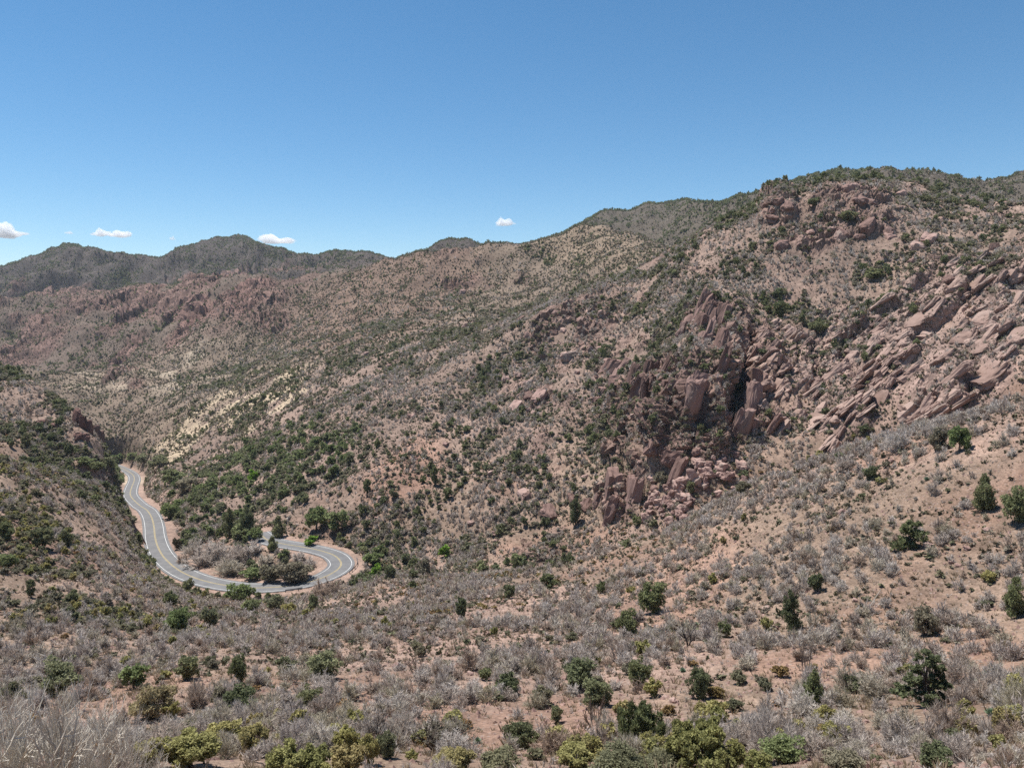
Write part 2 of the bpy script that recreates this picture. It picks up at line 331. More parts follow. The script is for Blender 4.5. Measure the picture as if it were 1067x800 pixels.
crag = np.maximum.reduce([blob(810, 222, 34, 26, 30, 300, 450), blob(890, 212, 60, 24, 10, 300, 450), blob(850, 250, 46, 24, 10, 300, 440), blob(905, 235, 50, 20, 20, 300, 440), blob(555, 415, 30, 22, 0, 260, 420), blob(590, 350, 55, 40, 30, 300, 460), blob(625, 325, 40, 30, 30, 300, 460), blob(700, 385, 40, 30, 20, 250, 400), blob(640, 395, 30, 22, 0, 250, 420), blob(135, 560, 16, 30, 0, 235, 275)]) * 0.9
farrock = np.maximum.reduce([blob(480, 290, 34, 20, 0, 620, 1050), blob(530, 302, 34, 14, 0, 560, 1000), blob(35, 335, 45, 22, 25, 900, 1800), blob(95, 325, 35, 18, 20, 900, 1800), blob(180, 345, 55, 24, 25, 850, 1500), blob(125, 368, 40, 16, 25, 800, 1400), blob(260, 330, 50, 26, 20, 800, 1400), blob(285, 342, 25, 16, 0, 700, 1300), blob(130, 412, 30, 18, 0, 560, 1000), blob(5, 370, 30, 26, 20, 700, 1500), blob(215, 300, 40, 8, 0, 800, 1500), .8*blob(130, 325, 230, 45, 8, 800, 1900)*smooth(.0, .5, ridged(X/90, Y/90, Z/90, 4, 37))])
rock = np.maximum(np.maximum(cliff, slab), np.maximum(crag, farrock))
brk = fbm(X / 14, Y / 14, Z / 14, 4, 31)
brk_far = fbm(X / 60, Y / 60, Z / 60, 4, 33)
gate = np.where(GD > 500, smooth(-0.35, 0.25, brk_far), smooth(-0.55, 0.1, brk))
rock = rock * gate
# small broken ledges scattered over the big hill
led = smooth(0.42, 0.62, fbm(X / 11, Y / 11, Z / 11, 4, 41)) * (GD > 215) * (GD < 460) * smooth(0, 60, UU - 480)
rock = np.maximum(rock, led * 0.55)
cellv = np.zeros_like(X)
def rock_disp(mask_w, size, amp, stretch_ang, stretch, seed):
    idx = np.nonzero(mask_w > 0.02)
    x, y, z = X[idx], Y[idx], Z[idx]
    a = R(stretch_ang); p = x * math.cos(a) + z * math.sin(a); q = -x * math.sin(a) + z * math.cos(a)
    wx = vnoise(x / size, y / size, z / size, seed + 50) * 0.35
    tot = np.zeros(len(x)); cc = 0
    for k, (s, w) in enumerate(((1, 1.0), (2.4, 0.45), (5.5, 0.2))):
        f1, f2, cid, pl = worley(p / (size * stretch) * s + wx, y / size * s + wx, q / size * s + wx, seed + k * 7)
        e = np.clip((f2 - f1) / 0.12, 0, 1)
        tot += w * ((cid - 0.4) * 0.9 + 0.22 * e + 1.9 * pl)
        if k < 2: cc = cc + (cid - .5) * (1 if k == 0 else .8)
    d = mask_w[idx] * amp * tot
    X[idx] += NX[idx] * d; Y[idx] += NY[idx] * d; Z[idx] += NZ[idx] * d
    cellv[idx] = np.where(np.abs(cellv[idx]) > 0, cellv[idx], cc)
# the ravine: a buttress, a deep shaded recess and a chute to its right
def push(w, amt):
    X[:] += NX * w * amt; Y[:] += NY * w * amt; Z[:] += NZ * w * amt
push(blob(694, 455, 16, 55, -12, 205, 280, 0.2), 6.0)
push(blob(728, 440, 15, 62, -8, 205, 290, 0.3), -6.5)
push(blob(752, 390, 16, 60, -14, 205, 310, 0.2), 5.0)
push(blob(776, 395, 14, 75, -12, 205, 320, 0.25), -8.0)
push(blob(735, 330, 26, 14, 0, 270, 360, 0.3), 5.0)
push(blob(812, 216, 22, 22, 30, 300, 450, 0.3), 7.0)
push(blob(645, 520, 22, 24, 0, 205, 260, 0.2), 4.0)
# tilted slab ledges: saw-tooth steps across the bedding
qs = (-X * math.sin(R(41)) + Z * math.cos(R(41))) / 7.0 + fbm(X / 55, Y / 55, Z / 55, 3, 61) * 0.6 + fbm(X / 9, Y / 9, Z / 9, 2, 62) * 0.07
saw = qs - np.floor(qs); prof = np.where(saw < 0.1, saw / 0.1, (1 - saw) / 0.9)
qs2 = qs * 2.7 + .6*vnoise(X / 6, Y / 6, Z / 6, 66); saw2 = qs2 - np.floor(qs2); prof = prof + .35*np.where(saw2 < 0.12, saw2 / 0.12, (1 - saw2) / 0.88)
push(slab * gate * (0.6 + 0.4 * vnoise(X / 12, Y / 12, Z / 12, 64)), 0); 
wst = slab * smooth(-0.9, -0.1, brk)
push(wst, prof * 4.4 - 2.0)
fin = ridged(X / 8.5 + .25*Z / 8.5, Y / 30, Z / 40, 3, 67, .6)
push(cliff * smooth(-1.2, -.3, brk), fin * 2.6 + 1.2*ridged(X / 3.6 + .2*Z / 3.6, Y / 20, Z / 26, 2, 68))
NX, NY, NZ = normals()
rock_disp(np.maximum(cliff * gate, 0), 4.2, 1.7, 80, 3.6, 100)
rock_disp(slab * gate * (cliff < 0.3), 2.6, .6, 41, 5.0, 200)
rock_disp(np.maximum(crag * gate, led * 0.4) * (np.maximum(cliff, slab) < 0.3), 7.5, 3.0, 50, 1.5, 300)
rock_disp(farrock * gate, 24.0, 6.0, 40, 1.8, 400)
rock_disp((farrock * gate > 0) * farrock * 0.6, 8.0, 2.4, 40, 1.6, 450)

# ------------------------------------------------------------------ road bed cut into the terrain
ROAD_PX = [(118,484,690),(130,489.5,660),(138,494,610),(140,500,560),(137,508,500),(136,516,445),(144,525,400),(153,531.5,372),(158,539,343),(160.5,549,316),(161.5,559,298),(165,571,281),(173,583,264),(190,596,248),(218,606.5,237.5),(257,612,231),(295,611,230.5),(325,605.5,233),(346,597,238),(355.5,588,246),(349,579,254.5),(332,573,260),(311,569,264),(292,566,267.5),(279,562.5,271.5),(273,558,276),(268,554.5,280)]
rp = np.array([np.array(unproject(u, v, d)) for u, v, d in ROAD_PX], float)
def catmull(P, n=14):
    out = []
    Q = np.vstack([2*P[0]-P[1], P, 2*P[-1]-P[-2]])
    for i in range(1, len(Q) - 2):
        t = np.linspace(0, 1, n, endpoint=False)[:, None]; a, b, c, d = Q[i-1], Q[i], Q[i+1], Q[i+2]
        out.append(0.5 * ((2*b) + (-a+c)*t + (2*a-5*b+4*c-d)*t*t + (-a+3*b-3*c+d)*t**3))
    out.append(Q[-2:-1]); return np.vstack(out)
road = catmull(rp)
k9 = np.ones(15) / 15
for j in range(3): road[:, j] = np.convolve(np.pad(road[:, j], 7, mode='edge'), k9 if j == 2 else np.ones(5)/5, mode='same')[7:-7]
seg = np.concatenate([[0], np.cumsum(np.linalg.norm(np.diff(road[:, :2], axis=0), axis=1))])
ss = np.arange(0, seg[-1], 1.0); road = np.stack([np.interp(ss, seg, road[:, j]) for j in range(3)], 1)
tan = np.gradient(road[:, :2], axis=0); tan /= np.linalg.norm(tan, axis=1)[:, None]
side = np.stack([tan[:, 1], -tan[:, 0]], 1)          # to the right of travel (far to near)
idx = np.nonzero((UU > 60) & (UU < 430) & (GD > 200) & (GD < 760))
pts = np.stack([X[idx], Y[idx]], 1); dmin = np.full(len(pts), 1e9); zr = np.zeros(len(pts))
for c0 in range(0, len(pts), 20000):
    p = pts[c0:c0+20000]; d2 = ((p[:, None, 0] - road[None, ::2, 0])**2 + (p[:, None, 1] - road[None, ::2, 1])**2)
    k = d2.argmin(1); dmin[c0:c0+20000] = np.sqrt(d2[np.arange(len(p)), k]); zr[c0:c0+20000] = road[::2][k, 2]
bank = 6.3 + fbm(pts[:, 0] / 9, pts[:, 1] / 9, 0 * dmin, 3, 71) * 0.8
w = 1 - smooth(bank, bank + 9, dmin)
Z[idx] = Z[idx] * (1 - w) + (zr - 0.12) * w
roaddist = np.full(X.shape, 1e3); roaddist[idx] = dmin
rock *= smooth(6, 9, roaddist)

# ------------------------------------------------------------------ soil colours
soil = np.empty(X.shape + (3,)); soil[:] = (.30, .212, .155)
def paint(w, c, amt=1.0):
    w = (w * amt)[..., None]; soil[:] = soil * (1 - w) + np.array(c) * w
n_b = fbm(X / 35, Y / 35, Z / 35, 4, 81)
paint(smooth(-0.2, 0.6, n_b) * (GD < 600), (.375, .255, .20), 0.8)
paint(smooth(0.0, 0.7, fbm(X / 16, Y / 16, Z / 16, 4, 83)) * (GD < 320), (.32, .195, .14), 0.7)
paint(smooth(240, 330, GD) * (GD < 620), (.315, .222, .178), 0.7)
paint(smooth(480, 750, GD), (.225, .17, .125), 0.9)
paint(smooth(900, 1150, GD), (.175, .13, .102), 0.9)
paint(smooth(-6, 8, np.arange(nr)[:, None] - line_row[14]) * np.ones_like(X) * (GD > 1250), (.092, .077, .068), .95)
paint(blob(130, 330, 260, 62, 8, 750, 1900) * smooth(-.35, .3, brk_far), (.20, .12, .098), .85)
paint(blob(600, 262, 90, 26, -10, 600, 1100), (.29, .215, .15), 0.8)                 # smooth tan hill
paint(blob(400, 320, 140, 50, 20, 600, 1100), (.235, .155, .115), 0.8)
paint(blob(240, 440, 130, 40, 28, 330, 1000) * smooth(-0.15, 0.35, fbm(X/25, Y/25, Z/25, 4, 91)), (.56, .44, .30), 0.9)   # pale yellow scree
paint(blob(160, 395, 110, 24, 10, 600, 1000) * smooth(-0.25, 0.3, fbm(X/25, Y/25, Z/25, 4, 93)), (.47, .38, .28), 0.8)
paint(blob(690, 620, 130, 60, 35, 60, 175), (.38, .235, .17), 0.7)                   # red scree face
paint(blob(1000, 690, 100, 60, 10, 40, 130), (.33, .20, .14), 0.6)
paint(blob(420, 500, 70, 30, 40, 200, 330), (.40, .235, .17), 0.6)
paint(1 - smooth(5.5, 11, roaddist), (.40, .275, .215), 0.85)
paint(blob(138, 495, 14, 10, 0, 400, 720), (.50, .40, .29), 0.9)
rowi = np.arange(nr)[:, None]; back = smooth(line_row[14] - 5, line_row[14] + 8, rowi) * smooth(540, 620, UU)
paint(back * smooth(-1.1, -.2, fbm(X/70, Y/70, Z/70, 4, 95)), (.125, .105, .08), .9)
rk = np.clip(rock * 1.3, 0, 1)
paint(rk * (GD < 500), (.315, .205, .165), 0.9)
paint(rk * slab, (.385, .268, .22), 0.85)
paint(rk * (GD > 500), (.25, .155, .125), 0.9)
paint(blob(210, 345, 110, 30, 25, 800, 1500) * smooth(-0.1, 0.4, brk_far), (.265, .155, .128), 0.8)    # red cliffs
paint(blob(110, 350, 60, 25, 25, 800, 1700) * smooth(0, 0.4, brk_far), (.27, .165, .137), 0.7)
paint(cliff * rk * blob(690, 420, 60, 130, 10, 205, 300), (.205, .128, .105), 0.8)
soil *= .74; soil *= (1 + 0.42 * np.clip(cellv, -1, 1) * rk)[..., None]

# ------------------------------------------------------------------ build the hillside sheet
Vt = np.stack([X, Y, Z], -1).reshape(-1, 3)
ii = np.arange(nr * nu).reshape(nr, nu)
Ft = np.stack([ii[:-1, :-1], ii[:-1, 1:], ii[1:, 1:], ii[1:, :-1]], -1).reshape(-1, 4)
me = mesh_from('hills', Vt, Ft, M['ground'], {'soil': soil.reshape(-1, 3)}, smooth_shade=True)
me.polygons.foreach_set('use_smooth', ~(rkf := (rock[:-1, :-1] > 0.12).ravel()))
hills = tag(link('hills', me), kind='structure')
# the overlook under the camera and behind it
x0, y0, z0 = X[0], Y[0], Z[0]
led_v = np.array([[x0[0]-30, -30, CAM_Z-1.0], [x0[-1]+30, -30, CAM_Z-1.0], [x0[-1], 2.0, z0[-1]], [x0[0], 2.0, z0[0]]])
lg = mesh_from('ground', led_v, np.array([[0, 1, 2, 3]]), M['ground'], {'soil': np.tile((.33, .22, .16), (4, 1))})
tag(link('ground', lg), kind='structure')

# what the camera sees of the sheet
PU, PV = project(X, Y, Z)
run = np.minimum.accumulate(PV, axis=0)
TOL = 5.0
seen = PV <= np.vstack([np.full((1, nu), 1e9), run[:-1]]) + TOL
du_cell = np.stack([X[1:, 1:] - X[:-1, :-1], Y[1:, 1:] - Y[:-1, :-1], Z[1:, 1:] - Z[:-1, :-1]], -1)
dv_cell = np.stack([X[1:, :-1] - X[:-1, 1:], Y[1:, :-1] - Y[:-1, 1:], Z[1:, :-1] - Z[:-1, 1:]], -1)
CR = 0.5 * np.cross(du_cell, dv_cell)
AREA = np.sqrt(np.sum(CR**2, -1)); HAREA = np.abs(CR[..., 2])
def find_ground(u, v):
    c = int(np.clip(round((u - U[0]) / 1.55), 8, nu - 9)); sl = slice(c - 7, c + 8)
    d = (PU[:, sl] - u)**2 + (PV[:, sl] - v)**2 + np.where(seen[:, sl], 0, 1e5)
    k = np.unravel_index(d.argmin(), d.shape); r, cc = k[0], c - 7 + k[1]
    return Vector((X[r, cc], Y[r, cc], Z[r, cc]))

exec_parts = True
# ------------------------------------------------------------------ road, markings, rail, posts
def strip(name, off0, off1, lift, mat, parent=None, i0=0, i1=None, dash=None):
    P = road[i0:i1]; Sd = side[i0:i1]
    a = np.column_stack([P[:, 0] + Sd[:, 0]*off0, P[:, 1] + Sd[:, 1]*off0, P[:, 2] + lift]); b = np.column_stack([P[:, 0] + Sd[:, 0]*off1, P[:, 1] + Sd[:, 1]*off1, P[:, 2] + lift])
    n = len(P); V = np.vstack([a, b]); Fq = np.stack([np.arange(n-1), np.arange(n-1)+1, n+np.arange(n-1)+1, n+np.arange(n-1)], 1)
    return link(name, mesh_from(name, V, Fq, mat), parent)
rd = strip('road', -4.4, 4.4, 0.05, M['asphalt']); tag(rd, kind='structure')
strip('edge_line', -3.5, -3.34, 0.06, M['white_paint'], rd); strip('edge_line', 3.34, 3.5, 0.06, M['white_paint'], rd)
strip('centre_line', -0.24, -0.10, 0.06, M['yellow_paint'], rd); strip('centre_line', 0.10, 0.24, 0.06, M['yellow_paint'], rd)

def tube(pts, radii, sides=5, closed_end=True):
    """a tapered tube through pts: (verts, quads)"""
    pts = np.asarray(pts, float); n = len(pts); V = []; 
    t = np.gradient(pts, axis=0); t /= np.linalg.norm(t, axis=1)[:, None] + 1e-9
    up = np.where(np.abs(t[:, 2:3]) > 0.9, np.array([[1., 0, 0]]), np.array([[0, 0, 1.]]))
    a = np.cross(t, up); a /= np.linalg.norm(a, axis=1)[:, None] + 1e-9; b = np.cross(t, a)
    ang = np.arange(sides) * 2 * math.pi / sides
    V = pts[:, None, :] + np.asarray(radii)[:, None, None] * (np.cos(ang)[None, :, None] * a[:, None] + np.sin(ang)[None, :, None] * b[:, None])
    i = np.arange(n * sides).reshape(n, sides); j = np.roll(i, -1, 1)
    Fq = np.stack([i[:-1], j[:-1], j[1:], i[1:]], -1).reshape(-1, 4)
    return V.reshape(-1, 3), Fq
def join(parts):
    Vs, Fs, o = [], [], 0
    for V, Fq in parts: Vs.append(V); Fs.append(Fq + o); o += len(V)
    return np.vstack(Vs), np.vstack(Fs)
def box(c, s):
    c = np.asarray(c, float); s = np.asarray(s, float) / 2
    V = np.array([[x, y, z] for x in (-1, 1) for y in (-1, 1) for z in (-1, 1)], float) * s + c
    return V, np.array([[0,1,3,2],[4,6,7,5],[0,4,5,1],[2,3,7,6],[0,2,6,4],[1,5,7,3]])

def road_index(u, v):
    pu, pv = project(road[:, 0], road[:, 1], road[:, 2]); return int(((pu-u)**2 + (pv-v)**2).argmin())
def guard_rail(i0, i1, sgn, label):
    P = road[i0:i1].copy(); P[:, :2] += side[i0:i1] * (5.3 * sgn); base = P[0].copy()
    e = bpy.data.objects.new('guard_rail', None); COL.objects.link(e); e.location = base
    tag(e, label, 'guard rail', 'guard rails on the hairpin')
    Q = P - base; n = len(Q); prof = [(.0, .44), (.05, .52), (.0, .60), (.05, .68), (.0, .76)]
    o = side[i0:i1] * sgn; V = []
    for (dx, dz) in prof: V.append(np.column_stack([Q[:, 0] - o[:, 0]*dx, Q[:, 1] - o[:, 1]*dx, Q[:, 2] + dz]))
    for (dx, dz) in prof[::-1]: V.append(np.column_stack([Q[:, 0] - o[:, 0]*(dx-.03), Q[:, 1] - o[:, 1]*(dx-.03), Q[:, 2] + dz + .004]))
    V = np.vstack(V); m = len(prof) * 2; Fq = []
    for k in range(m):
        a = k * n; b = ((k + 1) % m) * n
        Fq.append(np.stack([a + np.arange(n-1), a + np.arange(n-1) + 1, b + np.arange(n-1) + 1, b + np.arange(n-1)], 1))
    link('rail', mesh_from('rail', V, np.vstack(Fq), M['steel']), e)
    for k in range(0, n, 3):
        c = Q[k] + np.array([o[k, 0]*.12, o[k, 1]*.12, .25])
        pv, pf = box(c, (.16, .16, 1.1)); link('post', mesh_from('post', pv, pf, M['post']), e)
ia, ib = road_index(326, 606), road_index(356, 585)
sg = 1.0 if np.dot(side[(ia+ib)//2], road[(ia+ib)//2, :2] - road[road_index(300, 590), :2]) > 0 else -1.0
ctr = np.array(unproject(300., 590., 248.))[:2]
sg = 1.0 if np.dot(side[(ia+ib)//2], road[(ia+ib)//2, :2] - ctr) > 0 else -1.0
guard_rail(road_index(349, 595), road_index(356, 583), sg, 'dark steel guard rail round the tight end of the hairpin')
guard_rail(road_index(300, 611), road_index(316, 608), sg, 'short dark guard rail on the lower side of the hairpin')
for u, v, s_, lab in ((147, 571, 1, 'dark marker post on the gravel shoulder of the long bend'), (173, 594, 1, 'dark marker post where the long bend turns to the hairpin'), (311, 566, -1, 'dark marker post on the upper arm of the hairpin'), (353, 596, 1, 'dark marker post beside the hairpin guard rail'), (143, 560, 1, 'dark marker post near the road cut')):
    i = road_index(u, v); off = 5.6 * (sg if v > 590 else (1 if np.dot(side[i], np.array(unproject(float(u), float(v), road[i, 1]))[:2] - road[i, :2]) > 0 else -1))
    c = road[i].copy(); c[:2] += side[i] * off
    e = bpy.data.objects.new('marker_post', None); COL.objects.link(e); e.location = (c[0], c[1], c[2] - .1)
    tag(e, lab, 'post', 'marker posts along the road')
    a = np.linspace(0, 1.15, 5); link('pole', mesh_from('pole', *tube(np.column_stack([0*a, 0*a, a]), [.09, .085, .08, .08, .05], 6), M['post']), e)
    link('reflector', mesh_from('reflector', *box((0, -.09, 1.0), (.11, .02, .18)), M['white_paint']), e)

# ------------------------------------------------------------------ plant meshes (unit size: about 1 m across, 1 m tall)
def unit(v): return v / (np.linalg.norm(v, axis=-1, keepdims=True) + 1e-9)
def ribbons(p0, p1, w, g):
    """one tapered sliver per twig"""
    d = unit(p1 - p0); s = unit(np.cross(d, g.normal(size=d.shape))) * (np.asarray(w)[:, None] / 2)
    V = np.stack([p0 - s, p0 + s, p1], 1).reshape(-1, 3); return V, np.arange(len(V)).reshape(-1, 3)
def tri(Q): return np.vstack([Q[:, [0, 1, 2]], Q[:, [0, 2, 3]]])
def bare_mesh(seed, nst, ntw, tw, ln, stems=0.0, up=0.5):
    g = np.random.default_rng(seed)
    az = g.uniform(0, 2*math.pi, nst); el = np.arcsin(np.clip(g.beta(1.6, 1.2, nst), .12, .99)); rad = g.uniform(.62, 1.0, nst)
    lob = 0.78 + 0.3 * np.sin(az * 2 + g.uniform(0, 6)) * g.uniform(.2, .9)
    tip = np.stack([np.cos(az)*np.cos(el)*.5*lob, np.sin(az)*np.cos(el)*.5*lob, np.sin(el)*.95], 1) * rad[:, None]
    base = np.stack([g.normal(0, .05, nst), g.normal(0, .05, nst), np.full(nst, -.05)], 1)
    mid_ = base + (tip - base) * .5 + g.normal(0, .05, (nst, 3)) + np.array([0, 0, .06])
    parts = []
    if stems:
        for k in range(nst):
            V, Q = tube([base[k], mid_[k], tip[k]], [stems, stems*.65, stems*.25], 3); parts.append((V, tri(Q)))
    else: parts.append(ribbons(base, mid_, np.full(nst, tw*1.6), g)); parts.append(ribbons(mid_, tip, np.full(nst, tw*1.3), g))
    k = g.integers(0, nst, ntw); t = g.uniform(.35, 1.0, ntw)[:, None]
    p0 = np.where(t < .5, base[k] + (mid_[k]-base[k])*t*2, mid_[k] + (tip[k]-mid_[k])*(t*2-1))
    d = unit(unit(tip[k]) * 1.0 + g.normal(0, .62, (ntw, 3)) + np.array([0, 0, up]))
    p1 = p0 + d * (ln * g.uniform(.5, 1.2, ntw))[:, None]; p1[:, 2] = np.maximum(p1[:, 2], 0.02)
    parts.append(ribbons(p0, p1, tw * g.uniform(.6, 1.3, ntw), g))
    V, Fq = join(parts); cl = np.repeat(g.uniform(.2, .8, 1 + len(V) // 3), 3)[:len(V)]
    return V, Fq, cl
def crown_mesh(seed, n, leaf, shape='round', k=22, fill=.75):
    g = np.random.default_rng(seed)
    c = unit(g.normal(size=(k, 3))) * (g.uniform(.25, 1, k)**.5)[:, None]
    if shape == 'cone':
        zz = g.uniform(0, 1, k)**.85; a = g.uniform(0, 6.28, k); rr = np.sqrt(np.clip(1.04 - zz, 0, 1)) * .36 * g.uniform(.35, 1.15, k) * (1 + .3*np.sin(2*a + seed))
        c = np.stack([np.cos(a)*rr, np.sin(a)*rr, zz*.86 + .1], 1); cs = (.07 + .11*(1 - zz)) * g.uniform(.8, 1.3, k)
    elif shape == 'thin':
        c = c * np.array([.30, .30, .42]) + np.array([0, 0, .58]); cs = g.uniform(.08, .15, k)
    elif shape == 'spray':
        c = c * np.array([.40, .40, .34]) + np.array([0, 0, .52]); c[:, :2] *= (.45 + .75*c[:, 2:3]); cs = g.uniform(.045, .105, k)
    elif shape == 'wide':
        c = c * np.array([.37, .37, .36]) * (1 + .25*np.sin(2*np.arctan2(c[:, 1], c[:, 0]) + g.uniform(0, 6)))[:, None] + np.array([0, 0, .46]); cs = g.uniform(.07, .17, k)
    else:
        c = c * np.array([.34, .34, .36]) * (1 + .22*np.sin(3*np.arctan2(c[:, 1], c[:, 0]) + g.uniform(0, 6)))[:, None] + np.array([0, 0, .49]); cs = g.uniform(.07, .17, k)
    pk = cs**2; pk = pk / pk.sum(); j = g.choice(k, n, p=pk)
    o = unit(g.normal(size=(n, 3))) * (g.uniform(.15, 1, n)**.45)[:, None]
    P = c[j] + o * cs[j][:, None] * np.array([1, 1, 1.9 if shape == 'spray' else .85]); P[:, 2] = np.maximum(P[:, 2], .03)
    a = unit(g.normal(size=(n, 3)) + o * .4); b = unit(np.cross(a, g.normal(size=(n, 3))))
    sz = (leaf * g.uniform(.6, 1.35, n))[:, None]
    V = np.stack([P - b*sz*.5, P + b*sz*.5, P + a*sz*.95], 1).reshape(-1, 3)
    cv = g.uniform(0, 1, k); cl = np.repeat(np.clip(cv[j]*.7 + g.uniform(0, .3, n), 0, 1), 3)
    return V, np.arange(3*n).reshape(-1, 3), cl, c
def trunk_mesh(seed, c, r=.035, nl=7, sides=5):
    g = np.random.default_rng(seed); parts = []
    top = np.array([c[:, 0].mean(), c[:, 1].mean(), c[:, 2].max()*.8])
    pts = np.array([[0, 0, -.08], [g.normal(0, .02), g.normal(0, .02), .15], top*.55 + g.normal(0, .02, 3), top])
    V, Q = tube(pts, [r*1.3, r, r*.7, r*.2], sides); parts.append((V, tri(Q)))
    for i in g.permutation(len(c))[:nl]:
        t = g.uniform(.15, .6); p0 = pts[1] + (top - pts[1]) * t; m = (p0 + c[i])/2 + g.normal(0, .025, 3) - np.array([0, 0, .03])
        V, Q = tube([p0, m, c[i]], [r*.5, r*.33, r*.12], 4); parts.append((V, tri(Q)))
    return join(parts)
def branching(seed, n0=7, depth=4, length=.42, spread=.5, r0=.02, kids=3, up=.25, lean=(0, 0)):
    """a bare shrub or tree drawn branch by branch"""
    g = np.random.default_rng(seed); parts = []; tips = []
    def grow(p, d, l, r, dep):
        m = p + d*l*.5 + g.normal(0, l*.06, 3); e = m + unit(d + g.normal(0, .18, 3) + np.array([0, 0, .05]))*l*.5
        V, Q = tube([p, m, e], [r, r*.8, r*.55], 4 if dep > 2 else 3); parts.append((V, tri(Q)))
        if dep == 0: tips.append(e); return
        for q in range(kids if dep > 1 else kids + 1):
            t = g.uniform(.45, 1); s = p + (e - p)*t
            grow(s, unit(d + g.normal(0, spread, 3) + np.array([lean[0], lean[1], up])), l*g.uniform(.55, .82), r*.55, dep - 1)
    for k in range(n0):
        a = k*2*math.pi/n0 + g.uniform(-.4, .4); e = g.uniform(.6, 1.35)
        grow(np.array([g.normal(0, .03), g.normal(0, .03), -.06]), np.array([math.cos(a)*math.cos(e), math.sin(a)*math.cos(e), math.sin(e)]), length*g.uniform(.7, 1.2), r0*g.uniform(.7, 1.2), depth)
    V, Fq = join(parts); return V, Fq, np.array(tips)

# levels of detail: (bigger than this many pixels, meshes)
def bare_set(n, nst, ntw, tw, ln, stems=0, seed0=0): return [bare_mesh(seed0 + i, int(nst*(1, .6, 1.2, .8, 1.1, .5)[i % 6]) + 1, int(ntw*(1, .55, 1.25, .8, 1.1, .4)[i % 6]), tw, ln*(1, 1.25, .8, 1.1, .9, 1.3)[i % 6], stems, (.5, .9, .2, .6, .4, 1.1)[i % 6]) for i in range(n)]
BARE = [(55, bare_set(5, 70, 6500, .008, .15, .007, 10)), (34, bare_set(5, 56, 3200, .012, .17, .009, 20)), (15, bare_set(6, 40, 950, .024, .21, .009, 30)), (8, bare_set(6, 20, 240, .055, .28, 0, 50)), (4.5, bare_set(5, 9, 60, .12, .38, 0, 70)), (2.6, bare_set(5, 4, 16, .26, .5, 0, 90)), (0, bare_set(5, 3, 6, .42, .6, 0, 110))]
def crown_set(shapes, seed0):
    out = []
    for px, n, leaf, k in ((55, 11000, .034, 60), (34, 4800, .05, 40), (16, 1500, .085, 28), (8, 380, .16, 18), (4.5, 90, .29, 12), (2.6, 24, .48, 8), (0, 9, .75, 5)):
        out.append((px, [crown_mesh(seed0 + 13*i + n % 97, n, leaf, sh, k) for i, sh in enumerate(shapes)]))
    return out
CROWN = {'juniper': crown_set(['round', 'round', 'wide', 'cone', 'round', 'thin', 'wide', 'round', 'wide'], 200), 'oak': crown_set(['wide', 'wide', 'round', 'wide'], 300),
         'olive': crown_set(['wide', 'wide', 'round', 'wide', 'wide', 'round'], 400), 'pine': crown_set(['cone', 'cone', 'cone'], 500)}
CROWN['yellow'] = crown_set(['spray', 'spray', 'wide', 'spray', 'spray'], 700); CROWN['rust'] = CROWN['olive']; CROWN['lime'] = CROWN['oak']

# ------------------------------------------------------------------ where plants grow: how many per square metre of hillside
ok_ = seen * (roaddist > 7.5) * (UU > -70) * (UU < 1140) * (GD < 3000) * (PV < 900) * (GD > 23)
cl1 = fbm(X / 13, Y / 13, Z / 13, 4, 501); cl2 = fbm(X / 13, Y / 13, Z / 13, 4, 521); cl3 = fbm(X / 45, Y / 45, Z / 45, 3, 541); clf = fbm(X / 110, Y / 110, Z / 110, 4, 561)
g1 = smooth(-.55, .45, cl1); g2 = smooth(-.45, .5, cl2)
nearz = (1 - smooth(205, 262, GD)); leftz = (1 - smooth(130, 300, UU)) * nearz * smooth(70, 105, GD); bigh = smooth(200, 235, GD) * (1 - smooth(440, 480, GD))
midz = smooth(440, 480, GD) * (1 - smooth(950, 1100, GD)); farz = smooth(950, 1100, GD)
spur = blob(40, 440, 110, 75, -30, 255, 430, .8)
rk_ = np.clip(np.maximum(rock * 1.6, cliff * .95), 0, 1)
scree = blob(690, 620, 130, 55, 35, 60, 175, .3)
valley = np.maximum(blob(280, 500, 130, 50, 20, 250, 480, .6), blob(95, 492, 60, 22, 0, 330, 720, .6))
loop = np.maximum(blob(250, 588, 80, 22, 8, 240, 300, .75), blob(205, 575, 38, 22, 30, 250, 300, .7))
tan_hill = blob(600, 262, 120, 26, -10, 600, 1100, .7)
dark_peak = smooth(1500, 1700, GD) * np.ones_like(X)
scree_y = blob(210, 430, 160, 50, 25, 330, 1000, .6)
gul = smooth(.7, -.7, rid_f2 + .5*rid_f) if False else 1 - smooth(-.9, .7, rid_f2 + .6*rid_f)
gulm = 1 - smooth(-.1, 1.3, rid_m + .5*fbm(X/24, Y/24, 0*X, 3, 577))
DENS = {}
DENS['bare'] = g1 * (nearz * (.42 + .25*(1 - smooth(36, 60, GD))) * (1 - .4*leftz) * (1 - .6*scree) + bigh * (.28 + .15*blob(420, 560, 200, 70, 20, 200, 330)) + midz * .09 * (1 - .6*tan_hill) + farz * .012 + loop * .9) + .22*blob(960, 445, 130, 26, 20, 110, 190, .6)*g1
DENS['olive'] = g2 * (nearz * .022 + leftz * .36 + bigh * .21 + spur * .34 + midz * (.13 + .05*tan_hill) + farz * .055 + valley * .08)
